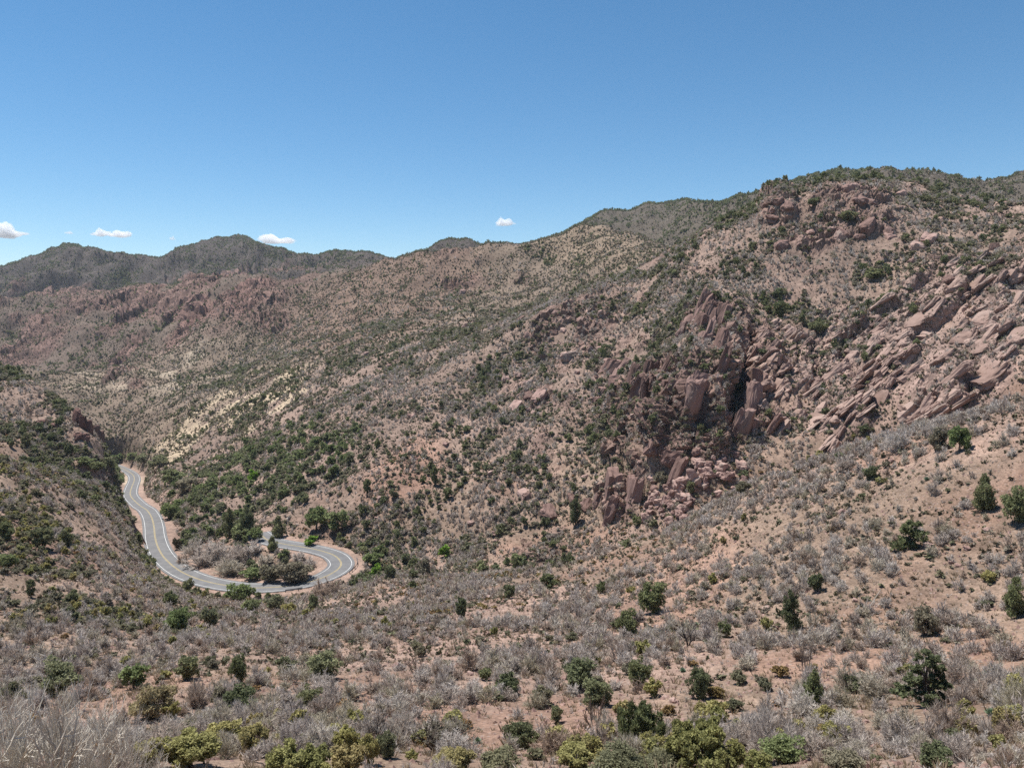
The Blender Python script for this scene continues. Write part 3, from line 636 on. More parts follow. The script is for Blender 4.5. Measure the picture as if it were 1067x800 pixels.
DENS['juniper'] = smooth(-.3, .6, cl2 + .5*cl3) * (nearz * .0014 + leftz * .005 + bigh * (.019 + .026*blob(900, 215, 260, 45, 10, 300, 480) + .012*blob(820, 330, 90, 50, 0, 220, 420)) + spur * .07 + midz * (.012*(1 - .5*tan_hill) + .022*scree_y) + farz * (.030 + .085*dark_peak*smooth(-.7, .3, clf)) + .07*blob(560, 275, 70, 7, -3, 600, 1100) + .11*blob(790, 205, 240, 50, -14, 540, 1800, .8)*smooth(-.9, .1, clf) + .085*back*smooth(-.9, .0, clf))
DENS['oak'] = smooth(-.5, .25, cl1) * (valley * .058 + .03*blob(400, 580, 45, 22, 0, 225, 300)) + .03*loop
DENS['yellow'] = g2 * (nearz * (1 - smooth(34, 60, GD)) * .12 * smooth(120, 200, UU) * (1 - .6*smooth(760, 850, UU)) + leftz * .11 + nearz * .004)
DENS['rust'] = smooth(-.1, .6, cl3) * (nearz * .025 + bigh * .018)
for q in ('bare', 'olive', 'juniper', 'rust'): DENS[q] = DENS[q] * np.where(GD > 600, .35 + 1.5*gul, np.where(GD > 225, .45 + 1.2*gulm, 1))
SIZE = {'bare': (1.0, 3.2, .72), 'olive': (.8, 2.2, .75), 'juniper': (2.0, 4.4, 1.0), 'oak': (2.6, 5.6, .92), 'yellow': (1.0, 2.2, .9), 'rust': (.8, 1.8, .6)}
KIND = {  # object name, category, noun in labels, material, group, most individuals
 'bare': ('leafless_bush', 'bush', 'grey leafless bush', 'bare', 'leafless grey bushes on the slopes', 275),
 'olive': ('sage_shrub', 'shrub', 'olive green shrub', 'olive', 'olive green shrubs on the slopes', 200),
 'juniper': ('juniper_tree', 'tree', 'dark green juniper', 'juniper', 'junipers scattered over the hills', 250),
 'oak': ('oak_tree', 'tree', 'green leafy oak', 'oak', 'oaks in the valley', 180),
 'yellow': ('yellow_green_shrub', 'shrub', 'yellow green shrub', 'yellow', 'yellow green shrubs', 110),
 'rust': ('rust_brown_shrub', 'shrub', 'low rust brown shrub', 'rust', 'rust brown shrubs', 70)}
STUFF = {'bare': 'grey_brush', 'olive': 'sage_scrub', 'juniper': 'juniper_woodland', 'oak': 'oak_thicket', 'yellow': 'yellow_scrub', 'rust': 'rust_scrub'}
ok_low = seen * (roaddist > 7.5) * (UU > -120) * (UU < 1260) * (GD < 3000) * (GD > 12)
def scatter(dens, n_scale=1.0, low=False):
    """random spots on the sheet: (n, 3) and the distance of each"""
    d = 0.25 * (dens[1:, 1:] + dens[:-1, 1:] + dens[1:, :-1] + dens[:-1, :-1]); o = ok_low[1:, 1:] * ok_low[:-1, :-1] if low else ok_[1:, 1:] * ok_[:-1, :-1]
    k = rng.poisson(np.clip(d, 0, None) * AREA * o * n_scale); r, c = np.nonzero(k); m = k[r, c]; r = np.repeat(r, m); c = np.repeat(c, m)
    a, b = rng.uniform(0, 1, len(r)), rng.uniform(0, 1, len(r))
    P = [(A[r, c]*(1-a)*(1-b) + A[r, c+1]*a*(1-b) + A[r+1, c]*(1-a)*b + A[r+1, c+1]*a*b) for A in (X, Y, Z)]
    return np.stack(P, 1), rk_[r, c]

# ------------------------------------------------------------------ plants picked out by hand: foot (column, row), height and width in photo pixels
HEROES = [
 (62,724,46,46,'oak','dark bushy oak above the bleached brush'),
 (12,735,30,26,'olive','olive shrub at the upper end of the bleached brush'),
 (196,707,31,30,'juniper','dark juniper between the tan bush and the road'),
 (141,717,32,30,'oak','dark round oak over the tan dome bush'),
 (160,748,44,42,'tan','tan dome shaped bush with fine dense twigs'),
 (180,750,24,22,'yellow','small green bush hugging the tan dome bush'),
 (251,746,38,44,'juniper','broad sunlit juniper above the yellow bushes'),
 (230,736,26,24,'olive','pale bush tucked behind the broad sunlit juniper'),
 (322,742,36,34,'juniper','egg shaped juniper on the bare pink patch'),
 (290,752,16,30,'yellow','low bright bush at the foot of the egg shaped juniper'),
 (249,711,34,22,'juniper','narrow dark juniper among grey thickets'),
 (338,708,40,42,'oak','light green oak with two crowns'),
 (297,703,26,22,'oak','thin green oak west of the two crowned oak'),
 (527,724,32,30,'juniper','rounded juniper in the middle of the grey brush'),
 (505,708,16,16,'juniper','little round juniper beside a bigger one'),
 (541,778,36,36,'olive','feathery olive bush with a dark cone at its side'),
 (555,778,24,20,'juniper','small dark cone against the feathery olive bush'),
 (580,752,24,16,'juniper','slim juniper standing on dry grass'),
 (666,780,56,56,'juniper_up','vivid green juniper with upright plumes'),
 (735,818,92,100,'yellow_tree','large yellow green tree lit along its crown'),
 (664,716,40,32,'juniper','juniper with a dead skirt on the red scree'),
 (727,728,38,26,'juniper','upright juniper beside a grey bush mound'),
 (654,664,34,27,'juniper','compact lower juniper of the scree pair'),
 (680,638,42,36,'juniper','large upper juniper of the scree pair'),
 (572,613,18,20,'juniper','lone round juniper below the ravine mouth'),
 (626,618,18,12,'juniper','small juniper on the edge of the red scree'),
 (965,736,70,60,'pine_big','broad open pine, the biggest tree on the slope'),
 (976,802,34,40,'juniper','bright juniper cut by the bottom edge'),
 (815,794,36,46,'oak','spreading dark oak below the red soil'),
 (848,740,46,28,'pine','young open pine with a bare stem'),
 (823,655,46,22,'pine','thin dark pine rising from grey brush'),
 (851,616,28,18,'juniper','dark upright juniper under the thin slope crest'),
 (947,570,32,32,'pine','bushy pine high on the near slope'),
 (964,662,36,28,'olive','pale sage green pine over the big open pine'),
 (1058,640,44,30,'pine','dark pine at the slope edge, upper of two'),
 (1025,532,40,26,'pine','grey green pine near the brush covered crest'),
 (1060,545,48,32,'oak','dark green oak beside the grey green pine'),
 (978,470,28,22,'olive','yellowish bush in the crest brush'),
 (1000,470,32,24,'oak','rich green oak in the crest brush'),
 (754,664,22,18,'juniper','small bright juniper by a grey bush on scree'),
 (743,608,12,12,'yellow','tiny green bush high on the scree'),
 (384,797,40,28,'yellow','golden green bush under the dead shrub'),
 (403,790,36,24,'oak','dark green bush behind the golden bush'),
 (200,800,44,74,'yellow','wide yellow bush next to the bleached brush'),
 (265,786,38,42,'yellow','round yellow bush, darker in its middle'),
 (325,806,34,46,'yellow','yellow bush with upright sprays'),
 (472,806,30,56,'yellow','golden bush along the bottom edge'),
 (232,778,34,52,'yellow','yellow bush filling the gap behind the wide yellow bush'),
 (156,800,34,46,'yellow','yellow bush at the edge of the bleached brush'),
 (296,806,38,52,'yellow','bushy yellow shrub on the bottom edge, between two rounder ones'),
 (362,806,36,50,'yellow','yellow shrub at the bottom before the golden bush'),
 (348,776,24,34,'yellow','small yellow bush above the bottom row'),
 (520,808,30,50,'olive','pale bush at the bottom past the golden bush'),
 (645,812,42,64,'olive','pale twiggy olive bush below the vivid juniper'),
 (690,812,36,52,'olive','pale olive bush leaning on the large yellow green tree'),
 (790,806,28,40,'yellow','yellow bush beside the large yellow green tree'),
 (880,806,30,50,'olive','olive bush on the bottom edge before the bright juniper'),
 (430,792,14,14,'yellow','small golden bush near the spreading tree'),
 (600,800,24,46,'yellow','pale yellow grassy bush below the olive bush'),
 (45,570,28,24,'juniper','dark juniper on the left slope, tallest there'),
 (6,563,22,20,'juniper','dark juniper at the very edge of the left slope'),
 (8,592,20,20,'oak','round oak just below the edge juniper'),
 (184,660,34,34,'oak','open dark oak below the long bend'),
 (218,655,28,20,'oak','slender green oak near the open dark oak'),
 (176,632,22,18,'juniper','dark juniper under the long bend'),
 (33,622,20,12,'juniper','narrow juniper on the lower left slope'),
 (240,559,34,15,'pine','dark conifer west of its twin by the road'),
 (257,559,34,18,'pine','dark conifer east of its twin by the road'),
 (250,561,20,22,'oak','leafy oak at the feet of the twin conifers'),
 (283,573,16,13,'pine','single round conifer inside the hairpin'),
 (266,563,17,18,'oak','leafy oak hiding the end of the upper arm'),
 (184,573,15,11,'dark','small dark brown tree on the road shoulder'),
 (290,559,24,16,'pine','tall green conifer above the upper arm'),
 (323,568,12,13,'lime','bright bush above the upper arm of the hairpin'),
 (330,552,30,26,'oak','big oak on the bank above the hairpin'),
 (352,553,26,26,'oak','twin oak on the bank above the hairpin'),
 (263,501,13,13,'lime','lime green tree standing out in the valley'),
 (176,541,22,22,'oak','light green oak beside the long bend'),
 (262,604,16,22,'oak','dark green oak inside the hairpin loop'),
 (281,606,22,26,'grey_oak','grey green oak in the middle of the loop'),
 (306,606,27,36,'grey_oak','wide grey green oak inside the hairpin loop'),
 (250,626,24,30,'oak','pale green oak in front of the hairpin'),
 (286,638,24,22,'oak','dark oak in front of the hairpin'),
 (262,640,20,20,'oak','round green oak below the loop'),
 (300,642,16,20,'yellow','pale round bush below the hairpin'),
 (480,646,26,16,'juniper','dark juniper on the brush flat'),
 (540,589,15,18,'oak','bright round oak on the lower hill'),
 (389,590,18,22,'oak','dark green oak east of the hairpin'),
 (392,600,14,14,'lime','small bright bush under the oak by the hairpin'),
 (442,600,20,18,'olive','pale sage bush on the lower hill'),
 (463,580,14,14,'lime','pale lime bush on the lower hill'),
 (452,506,22,11,'juniper','tall dark juniper on the pink bank'),
 (382,516,18,11,'juniper','dark juniper west of the pink bank'),
 (411,518,12,12,'olive','small olive bush on the pink bank'),
 (851,347,19,20,'juniper','round juniper above the cliff ravine'),
 (812,331,22,18,'juniper','dark juniper over the cliff top'),
 (600,548,30,16,'juniper','tall juniper beside the lower crag'),
 (775,515,16,20,'olive','sage bush among the pink boulders'),
 (690,505,18,20,'olive','pale sage bush at the foot of the cliff'),
 (672,455,22,16,'juniper','dark juniper on the cliff ledge'),
 (848,215,12,16,'juniper','round juniper near the hilltop outcrop'),
 (884,232,14,20,'juniper','wide juniper below the hilltop outcrop'),
 (910,290,12,24,'juniper','flat topped juniper above the slabs'),
 (997,455,18,22,'bare','grey thicket on the crest next to the slabs'),
 (935,470,30,36,'bare','largest grey thicket on the near crest'),
 (880,490,24,34,'bare','grey thicket at the low end of the crest'),
 (395,785,52,52,'darkbare','dark dead shrub with crooked branches'),
 (457,786,46,84,'spread','spreading tree with pale leaf tufts'),
 (206,736,34,34,'bare','twiggy grey bush behind the sunlit juniper'),
 (434,702,36,30,'snag','dead grey tree on the open flat'),
 (620,757,40,30,'snag','pale dead sapling below the scree'),
 (800,757,40,44,'bare','wide grey bush left of the young pine'),
 (718,672,34,36,'snag_dark','black crooked dead branch on the scree'),
 (224,565,20,8,'snag_dark','dark dead snag near the twin conifers'),
 (840,700,40,20,'snag','forked dead stem in the grey brush'),
 (215,588,24,52,'bare','grey thicket along the inside of the bend'),
 (203,577,20,36,'bare','grey thicket behind the small dark brown tree'),
 (228,579,22,38,'bare','high grey thicket in the loop below the twin conifers'),
 (251,583,20,36,'bare','grey thicket in the loop between bend and single conifer'),
 (191,586,13,22,'bare','small grey bush at the inner shoulder of the bend'),
 (264,577,16,30,'bare','grey bush at the foot of the single round conifer'),
 (238,593,17,34,'bare','low grey thicket at the inner side of the loop'),
 (278,588,15,28,'bare','grey bush behind the grey green loop oaks'),
 (322,591,12,26,'bare','grey bush at the hairpin end of the loop'),
 (312,583,12,24,'bare','grey bush along the upper arm inside the loop'),
 (99,491,14,20,'oak','first oak beside the far bend'),
 (111,487,13,18,'oak','second oak beside the far bend'),
 (122,483,12,17,'oak','small oak over the far end of the road'),
 (88,486,12,19,'oak','oak tucked behind the spur foot'),
 (151,483,14,20,'oak','oak on the outer side of the far bend'),
 (166,488,16,22,'oak','broad oak uphill of the far bend'),
 (140,479,11,16,'oak','oak above the vanishing road end'),
 (181,503,18,24,'oak','broad oak between far bend and long bend'),
 (195,512,18,26,'grey_oak','grey green oak beside the long bend trees'),
 (240,598,22,40,'bare','grey thicket in the loop beside the oaks'),
 (340,622,24,46,'bare','grey thicket in front of the hairpin end'),
 (310,640,20,30,'bare','grey bush below the hairpin, beside dark oaks'),
]
BL = [(10,838,150,115,3), (42,850,172,110,4), (80,835,140,105,1), (112,850,140,90,2), (142,840,112,85,0), (-15,800,130,90,2), (60,800,105,90,0), (105,800,86,80,3), (170,838,78,64,1), (30,885,185,110,2), (95,890,165,110,4), (25,790,92,80,1), (85,785,80,70,2), (130,800,80,66,1), (0,830,140,100,1), (60,845,160,110,3)]
landmarks = []          # (u, v, label) of everything a label may point at
ranked = []             # (noun, u, v, object or None)
def lod_of(sets, px):
    for th, ms in sets:
        if px >= th: return ms
    return sets[-1][1]
_cache = {}
def get_mesh(key, maker):
    if key not in _cache: _cache[key] = maker()
    return _cache[key]
def crown_me(kind, i, lv, mat):
    def mk():
        V, Fq, cl, c = CROWN[kind][lv][1][i]; return mesh_from('crown', V, Fq, M[mat], {'clump': cl})
    return get_mesh(('c', kind, i, lv, mat), mk)
def trunk_me(kind, i, lv):
    def mk():
        V, Fq = trunk_mesh(i + 5, CROWN[kind][lv][1][i][3], nl=12 if lv < 2 else 6); return mesh_from('trunk', V, Fq, M['bark'])
    return get_mesh(('t', kind, i, lv), mk)
def level(px): return 0 if px >= 55 else 1 if px >= 34 else 2 if px >= 15 else 3 if px >= 8 else 4
def tree_obj(name, label, cat, group, P, h, w, kind, mat, i, lv, rot):
    e = bpy.data.objects.new(name, None); COL.objects.link(e); e.location = P; e.rotation_euler = (0, 0, rot); e.scale = (w * 1.05, w * 1.05, h)
    tag(e, label, cat, group)
    link('crown', crown_me(kind, i, lv, mat), e); link('trunk', trunk_me(kind, i, lv), e)
    return e
def bare_me(i, lv, mat='bare'):
    def mk():
        V, Fq, cl = BARE[lv][1][i]; return mesh_from('leafless_bush', V, Fq, M[mat], {'clump': cl})
    return get_mesh(('b', i, lv, mat), mk)
NOUN = {'juniper': 'dark green juniper', 'oak': 'green leafy oak', 'olive': 'olive green shrub', 'yellow': 'yellow green shrub', 'bare': 'grey leafless bush'}
hero_spots = []
for n, (u, v, hp, wp, kd, lab) in enumerate(HEROES):
    vv = min(v, 812); P = find_ground(u, vv); D = P.y; h, w = hp * D / F * 1.02, wp * D / F * 1.05
    if v > vv: P = P + Vector((0, 0, -(v - vv) * D / F * .7))
    px = max(hp, wp); lv = level(px); rot = random.uniform(0, 6.28); P2 = P + Vector((0, 0, -.05 * h))
    if kd in ('juniper', 'oak', 'pine', 'olive', 'yellow', 'lime', 'tan', 'dark', 'grey_oak'):
        nm, mat, ck, cat = {'juniper': ('juniper_tree', 'juniper', 'juniper', 'tree'), 'oak': ('oak_tree', 'oak', 'oak', 'tree'), 'pine': ('pine_tree', 'juniper', 'pine', 'tree'), 'olive': ('sage_shrub', 'olive', 'olive', 'shrub'),
            'yellow': ('yellow_green_shrub', 'yellow', 'yellow', 'shrub'), 'lime': ('leafy_bush', 'lime', 'lime', 'bush'), 'tan': ('dome_bush', 'tan', 'olive', 'bush'), 'dark': ('small_tree', 'darkleaf', 'oak', 'tree'), 'grey_oak': ('oak_tree', 'olive', 'oak', 'tree')}[kd]
        i = n % len(CROWN[ck][lv][1])
        if kd == 'juniper': i = (0, 1, 4)[n % 3] if wp > .62 * hp else 5
        o = tree_obj(nm, lab, cat, None, P2, h, w, ck, mat, i, lv, rot)
    elif kd == 'bare':
        o = link('leafless_bush', bare_me(n % 5, min(lv, 2))); o.location = P2; o.scale = (w, w, h); tag(o, lab, 'bush')
    else:
        e = bpy.data.objects.new({'juniper_up': 'juniper_tree', 'yellow_tree': 'leafy_tree', 'pine_big': 'pine_tree', 'darkbare': 'dead_shrub', 'spread': 'spreading_tree', 'snag': 'dead_tree', 'snag_dark': 'dead_tree'}[kd], None)
        COL.objects.link(e); e.location = P2; e.rotation_euler = (0, 0, rot); e.scale = (w, w, h); tag(e, lab, 'shrub' if kd == 'darkbare' else 'tree')
        if kd == 'juniper_up':
            g = np.random.default_rng(3); parts = []; cls = []; cs = []
            for q in range(26):
                a, r_ = g.uniform(0, 6.28), .40 * math.sqrt(g.uniform(0, 1)); hh = (1 - .9*r_*r_*2.2) * g.uniform(.72, 1.0); b0 = g.uniform(.02, .2)
                m = 330; t = g.uniform(0, 1, m); rad = .085 * np.sqrt(np.clip(1 - t, 0, 1)) + .01
                an = g.uniform(0, 6.28, m); cx, cy = math.cos(a)*r_, math.sin(a)*r_
                Pq = np.stack([cx*(.75 + .3*t) + np.cos(an)*rad, cy*(.75 + .3*t) + np.sin(an)*rad, b0 + (hh - b0)*t], 1)
                d = unit(np.stack([np.cos(an)*.5, np.sin(an)*.5, np.ones(m)], 1) + g.normal(0, .3, (m, 3))); s = unit(np.cross(d, g.normal(size=(m, 3)))) * .018
                V = np.stack([Pq - s, Pq + s, Pq + d*.075], 1).reshape(-1, 3); parts.append((V, np.arange(3*m).reshape(-1, 3))); cls.append(np.full(3*m, g.uniform(0, 1))); cs.append([cx, cy, hh*.7])
            V, Fq = join(parts); link('crown', mesh_from('crown', V, Fq, M['juniper'], {'clump': np.concatenate(cls)}), e)
            V, Fq = trunk_mesh(9, np.array(cs), .03, 16); link('trunk', mesh_from('trunk', V, Fq, M['bark']), e)
        elif kd in ('yellow_tree', 'pine_big'):
            V, Fq, cl, c = crown_mesh(77, 15000 if kd == 'yellow_tree' else 6200, .030 if kd == 'yellow_tree' else .040, 'wide', 95 if kd == 'yellow_tree' else 80)
            if kd == 'pine_big':
                g = np.random.default_rng(22); parts, cl, c = [], [], []
                for q in range(26):
                    zz = (q + .5)/26; a_ = q*2.4 + g.uniform(-.4, .4); r_ = .36*math.sqrt(max(1.02 - zz, 0))*g.uniform(.55, 1.15); Vq, Fz, cq, cc = crown_mesh(340 + q, 620, .13, 'wide', 9)
                    s3 = np.array([.30, .30, .20]) * g.uniform(.7, 1.25) * (1.1 - .45*zz); of = np.array([math.cos(a_)*r_, math.sin(a_)*r_, .03 + .84*zz])
                    parts.append((Vq*s3 + of, Fz)); cl.append(np.clip(cq*.6 + g.uniform(0, .4), 0, 1)); c.append(cc[:3]*s3 + of)
                V, Fq = join(parts); cl = np.concatenate(cl); c = np.vstack(c)
            if kd == 'yellow_tree':
                g = np.random.default_rng(21); parts, cl, c = [], [], []
                for q in range(11):
                    a_ = q*2.4; r_ = .34*math.sqrt((q + .3)/11); Vq, Fz, cq, cc = crown_mesh(300 + q, 2600, .075, 'round', 16)
                    s3 = np.array([.34, .34, .40]) * g.uniform(.75, 1.2); of = np.array([math.cos(a_)*r_, math.sin(a_)*r_, g.uniform(.12, .62) * (1 - .5*r_)])
                    parts.append((Vq*s3 + of, Fz)); cl.append(np.clip(cq*.6 + g.uniform(0, .4), 0, 1)); c.append(cc*s3 + of)
                V, Fq = join(parts); cl = np.concatenate(cl); c = np.vstack(c)
            link('crown', mesh_from('crown', V, Fq, M['yellow' if kd == 'yellow_tree' else 'juniper'], {'clump': cl}), e)
            V, Fq = trunk_mesh(9, c, .028, 40); link('trunk', mesh_from('trunk', V, Fq, M['dark_twig']), e)
        elif kd == 'spread':
            V, Fq, tips = branching(12, 5, 3, .36, .42, .050, 3, .12); sc_ = np.array([.55/np.abs(V[:, 0]).max(), .5/np.abs(V[:, 1]).max(), 1/V[:, 2].max()]); V *= sc_; tips = tips*sc_
            link('trunk', mesh_from('trunk', V, Fq, M['bark']), e)
            g = np.random.default_rng(4); m = len(tips)*8; Pq = np.repeat(tips, 8, 0) + g.normal(0, .028, (m, 3)); a = unit(g.normal(size=(m, 3))); b = unit(np.cross(a, g.normal(size=(m, 3))))
            V = np.stack([Pq - b*.008, Pq + b*.008, Pq + a*.03], 1).reshape(-1, 3); link('crown', mesh_from('crown', V, np.arange(3*m).reshape(-1, 3), M['olive']), e)
        else:
            prm = {'darkbare': (14, 3, .40, .5, .016, 3, .25), 'snag': (4, 3, .42, .38, .030, 3, .35), 'snag_dark': (4, 3, .42, .5, .035, 2, .25)}[kd]
            V, Fq, tips = branching(40 + n, *prm); V *= np.array([.5/np.abs(V[:, 0]).max(), .5/np.abs(V[:, 1]).max(), 1/V[:, 2].max()])
            link('branches', mesh_from('branches', V, Fq, M['dark_twig' if kd != 'snag' else 'bare']), e)
        o = e
    landmarks.append((u, v - hp*.4, lab)); hero_spots.append((P.x, P.y, w))
    if kd in NOUN: ranked.append((NOUN[kd], u, v - hp*.4, None))

# the bleached brush close by, branch by branch
BLV = [branching(600 + i, 8 if i % 2 == 0 else 9, 4 if i % 2 == 0 else 3, .34, .38 if i % 2 == 0 else .42, .012 if i % 2 == 0 else .021, 3, .22, ((.10, .0), (-.06, 0), (.14, .05), (.02, 0), (.2, 0))[i]) for i in range(5)]
blm = []
for V, Fq, tips in BLV:
    V = V * np.array([.5/np.abs(V[:, 0]).max(), .5/np.abs(V[:, 1]).max(), 1/V[:, 2].max()]); blm.append(mesh_from('bleached_brush', V, Fq, M['bleached'], {'clump': np.full(len(V), .5)}))
ORD = ['closest', 'second closest', 'third closest', 'fourth closest', 'fifth closest', 'sixth closest', 'seventh closest', 'eighth closest', 'ninth closest', 'tenth closest', 'eleventh closest', 'twelfth closest']
bl_lab = ['tall bleached brush at the bottom corner of the view', 'bleached brush with long pale stems crossing the frame edge', 'bleached brush clump just under the dark bushy oak', 'leaning bleached brush before the tan dome bush', 'bleached brush touching the wide yellow bush', 'bleached brush cut by the side edge below the oak', 'short bleached brush nearest the dark bushy oak', 'low bleached brush between oak and tan dome bush', 'thin bleached brush in front of the wide yellow bush', 'large near brush rising over the bottom edge at the corner', 'large near brush rising over the bottom edge below the oak', 'upper tier of bleached brush near the side edge', 'upper tier of bleached brush straight below the dark bushy oak', 'bleached brush halfway to the wide yellow bush, upper side', 'bleached brush hugging the side edge, stems fanned out', 'thick bleached brush with crossing pale stems mid cluster']
for (u, v, hp, wp, k), lab in zip(BL, bl_lab):
    vv = min(v, 840); P = find_ground(u, vv); D = P.y
    if v > vv: P = P + Vector((0, 0, -(v - vv) * D / F * .5))
    o = link('bleached_brush', blm[k]); o.location = P; o.scale = (wp*D/F*1.1, wp*D/F*1.1, hp*D/F*.88); o.rotation_euler = (0, 0, k*1.3); tag(o, lab, 'bush', 'bleached brush in the near corner')
    hero_spots.append((P.x, P.y, wp*D/F*.6))

# ------------------------------------------------------------------ scattered plants: the largest in view one by one, the rest as ground cover
def rot_scale(Vs, ang, sw, sh):
    c, s = np.cos(ang)[:, None], np.sin(ang)[:, None]; x, y, z = Vs[None, :, 0], Vs[None, :, 1], Vs[None, :, 2]
    return np.stack([(x*c - y*s)*sw[:, None], (x*s + y*c)*sw[:, None], z*sh[:, None] + 0*c], -1)
hs = np.array(hero_spots)
todo = []               # individuals waiting for their labels
for kd in ('juniper', 'oak', 'olive', 'yellow', 'rust', 'bare'):
    P, rr = scatter(DENS[kd]); lo, hi, asp = SIZE[kd]; n = len(P)
    w = lo + (hi - lo) * rng.beta(1.5, 2.6, n); D = P[:, 1]
    if kd == 'juniper': w *= 1 + .12*smooth(600, 1500, D); asp = asp * (1 + .15*rng.normal(size=n).clip(-2, 2))
    if kd == 'bare': w *= np.where((P[:, 1] > 200), .86, 1) * (1 + .25*smooth(500, 900, D))
    w *= np.where(D < 33, .55, 1)
    if kd in ('olive', 'bare'): w *= 1 + .30*smooth(205, 260, D)*(1 - smooth(800, 1200, D))
    h = w * asp * rng.uniform(.8, 1.25, n)
    keep = rng.uniform(0, 1, n) > rr * (.68 if kd != 'bare' else .66)
    keep &= (((P[:, None, 0] - hs[None, :, 0])**2 + (P[:, None, 1] - hs[None, :, 1])**2) > (.42*hs[None, :, 2] + .25*w[:, None])**2).all(1) if n < 60000 else True
    P, w, h, D = P[keep], w[keep], h[keep], D[keep]; n = len(P)
    pu, pv = project(P[:, 0], P[:, 1], P[:, 2] + h*.5); px = np.maximum(w, h) * F / D
    name, cat, noun, mat, grp, most = KIND[kd]
    inview = (pu > 2) & (pu < 1065) & (project(P[:, 0], P[:, 1], P[:, 2] + h*.9)[1] < 797)
    order = np.argsort(-np.where(inview, px, np.where(pv > 700, .001, 0))); ind = order[:min(most, int(inview.sum()))]
    rest = np.ones(n, bool); rest[ind] = False
    ang = rng.uniform(0, 6.28, n)
    for i in ind:
        lv = level(px[i]); Pi = Vector(P[i]) - Vector((0, 0, .06*h[i]))
        if kd == 'bare':
            lv = min(lv, 3); ms = BARE[lv][1]; o = link(name, bare_me(int(i) % len(ms), lv)); o.location = Pi; o.rotation_euler = (0, 0, ang[i]); o.scale = (w[i], w[i], h[i])
        elif kd in ('juniper', 'oak') or (px[i] > 15 and kd in ('yellow', 'olive', 'rust')):
            lv = min(lv, 3); o = tree_obj(name, None, None, None, Pi, h[i], w[i], kd, mat, int(i) % len(CROWN[kd][lv][1]), lv, ang[i])
        else:
            lv = min(lv, 4); o = link(name, crown_me(kd, int(i) % len(CROWN[kd][lv][1]), lv, mat)); o.location = Pi; o.rotation_euler = (0, 0, ang[i]); o.scale = (w[i], w[i], h[i])
        o['category'] = cat; o['group'] = grp; todo.append(o); ranked.append((noun, pu[i], pv[i], o))
    sets = BARE if kd == 'bare' else CROWN[kd]
    ths = [t for t, _ in sets]; lev = np.array([next(j for j, t in enumerate(ths) if q >= t) for q in px]); lev = np.maximum(lev, 2)
    parts, tints, clumps = [], [], []
    for j in range(2, len(sets)):
        ms = sets[j][1]; var = rng.integers(0, len(ms), n)
        for q, msh in enumerate(ms):
            s = np.nonzero(rest & (lev == j) & (var == q))[0]
            if not len(s): continue
            V = rot_scale(msh[0], ang[s], w[s], h[s]) + (P[s] - np.array([0, 0, 1])*(.06*h[s])[:, None])[:, None]
            nv = V.shape[1]; Fq = (msh[1][None] + (np.arange(len(s))*nv)[:, None, None]).reshape(-1, 3)
            parts.append((V.reshape(-1, 3), Fq)); tints.append(np.repeat(rng.uniform(0, 1, len(s)), nv)); clumps.append(np.tile(msh[2], len(s)))
    if parts:
        V, Fq = join(parts)
        tag(link(STUFF[kd], mesh_from(STUFF[kd], V, Fq, M[mat], {'tint': np.concatenate(tints), 'clump': np.concatenate(clumps)})), kind='stuff')
        print('SCATTER', kd, n, 'tris', len(Fq), 'min individual px', round(float(px[ind].min()), 1) if len(ind) else None)

# ------------------------------------------------------------------ loose rock: boulders below the cliff and on the slopes, stones, dry grass
import bmesh
def hull(seed, n=26, flat=.7, jitter=.25):
    g = np.random.default_rng(seed); p = unit(g.normal(size=(n, 3))) * g.uniform(1 - jitter, 1, n)[:, None] * np.array([.55, .45, .5*flat])
    p = np.sign(p) * np.abs(p)**.85
    bm = bmesh.new(); [bm.verts.new(q) for q in p]; r = bmesh.ops.convex_hull(bm, input=bm.verts)
    bmesh.ops.delete(bm, geom=[x for x in r['geom_interior'] if isinstance(x, bmesh.types.BMVert)], context='VERTS')
    bmesh.ops.bevel(bm, geom=bm.edges[:], offset=.025, segments=1, affect='EDGES')
    bmesh.ops.triangulate(bm, faces=bm.faces[:]); bm.verts.ensure_lookup_table()
    V = np.array([v.co for v in bm.verts]); Fq = np.array([[v.index for v in f.verts] for f in bm.faces]); bm.free(); return V, Fq
def put_rock(name, me_, P, s, asp, tilt, label, cat, grp, noun):
    o = link(name, me_); o.location = P; o.scale = (s, s*random.uniform(.7, 1), s*asp); o.rotation_euler = (random.uniform(-.3, .3), tilt, random.uniform(0, 6.28))
    o['category'] = cat; o['group'] = grp; pu, pv = project(P.x, P.y, P.z); ranked.append((noun, float(pu), float(pv), o)); todo.append(o)
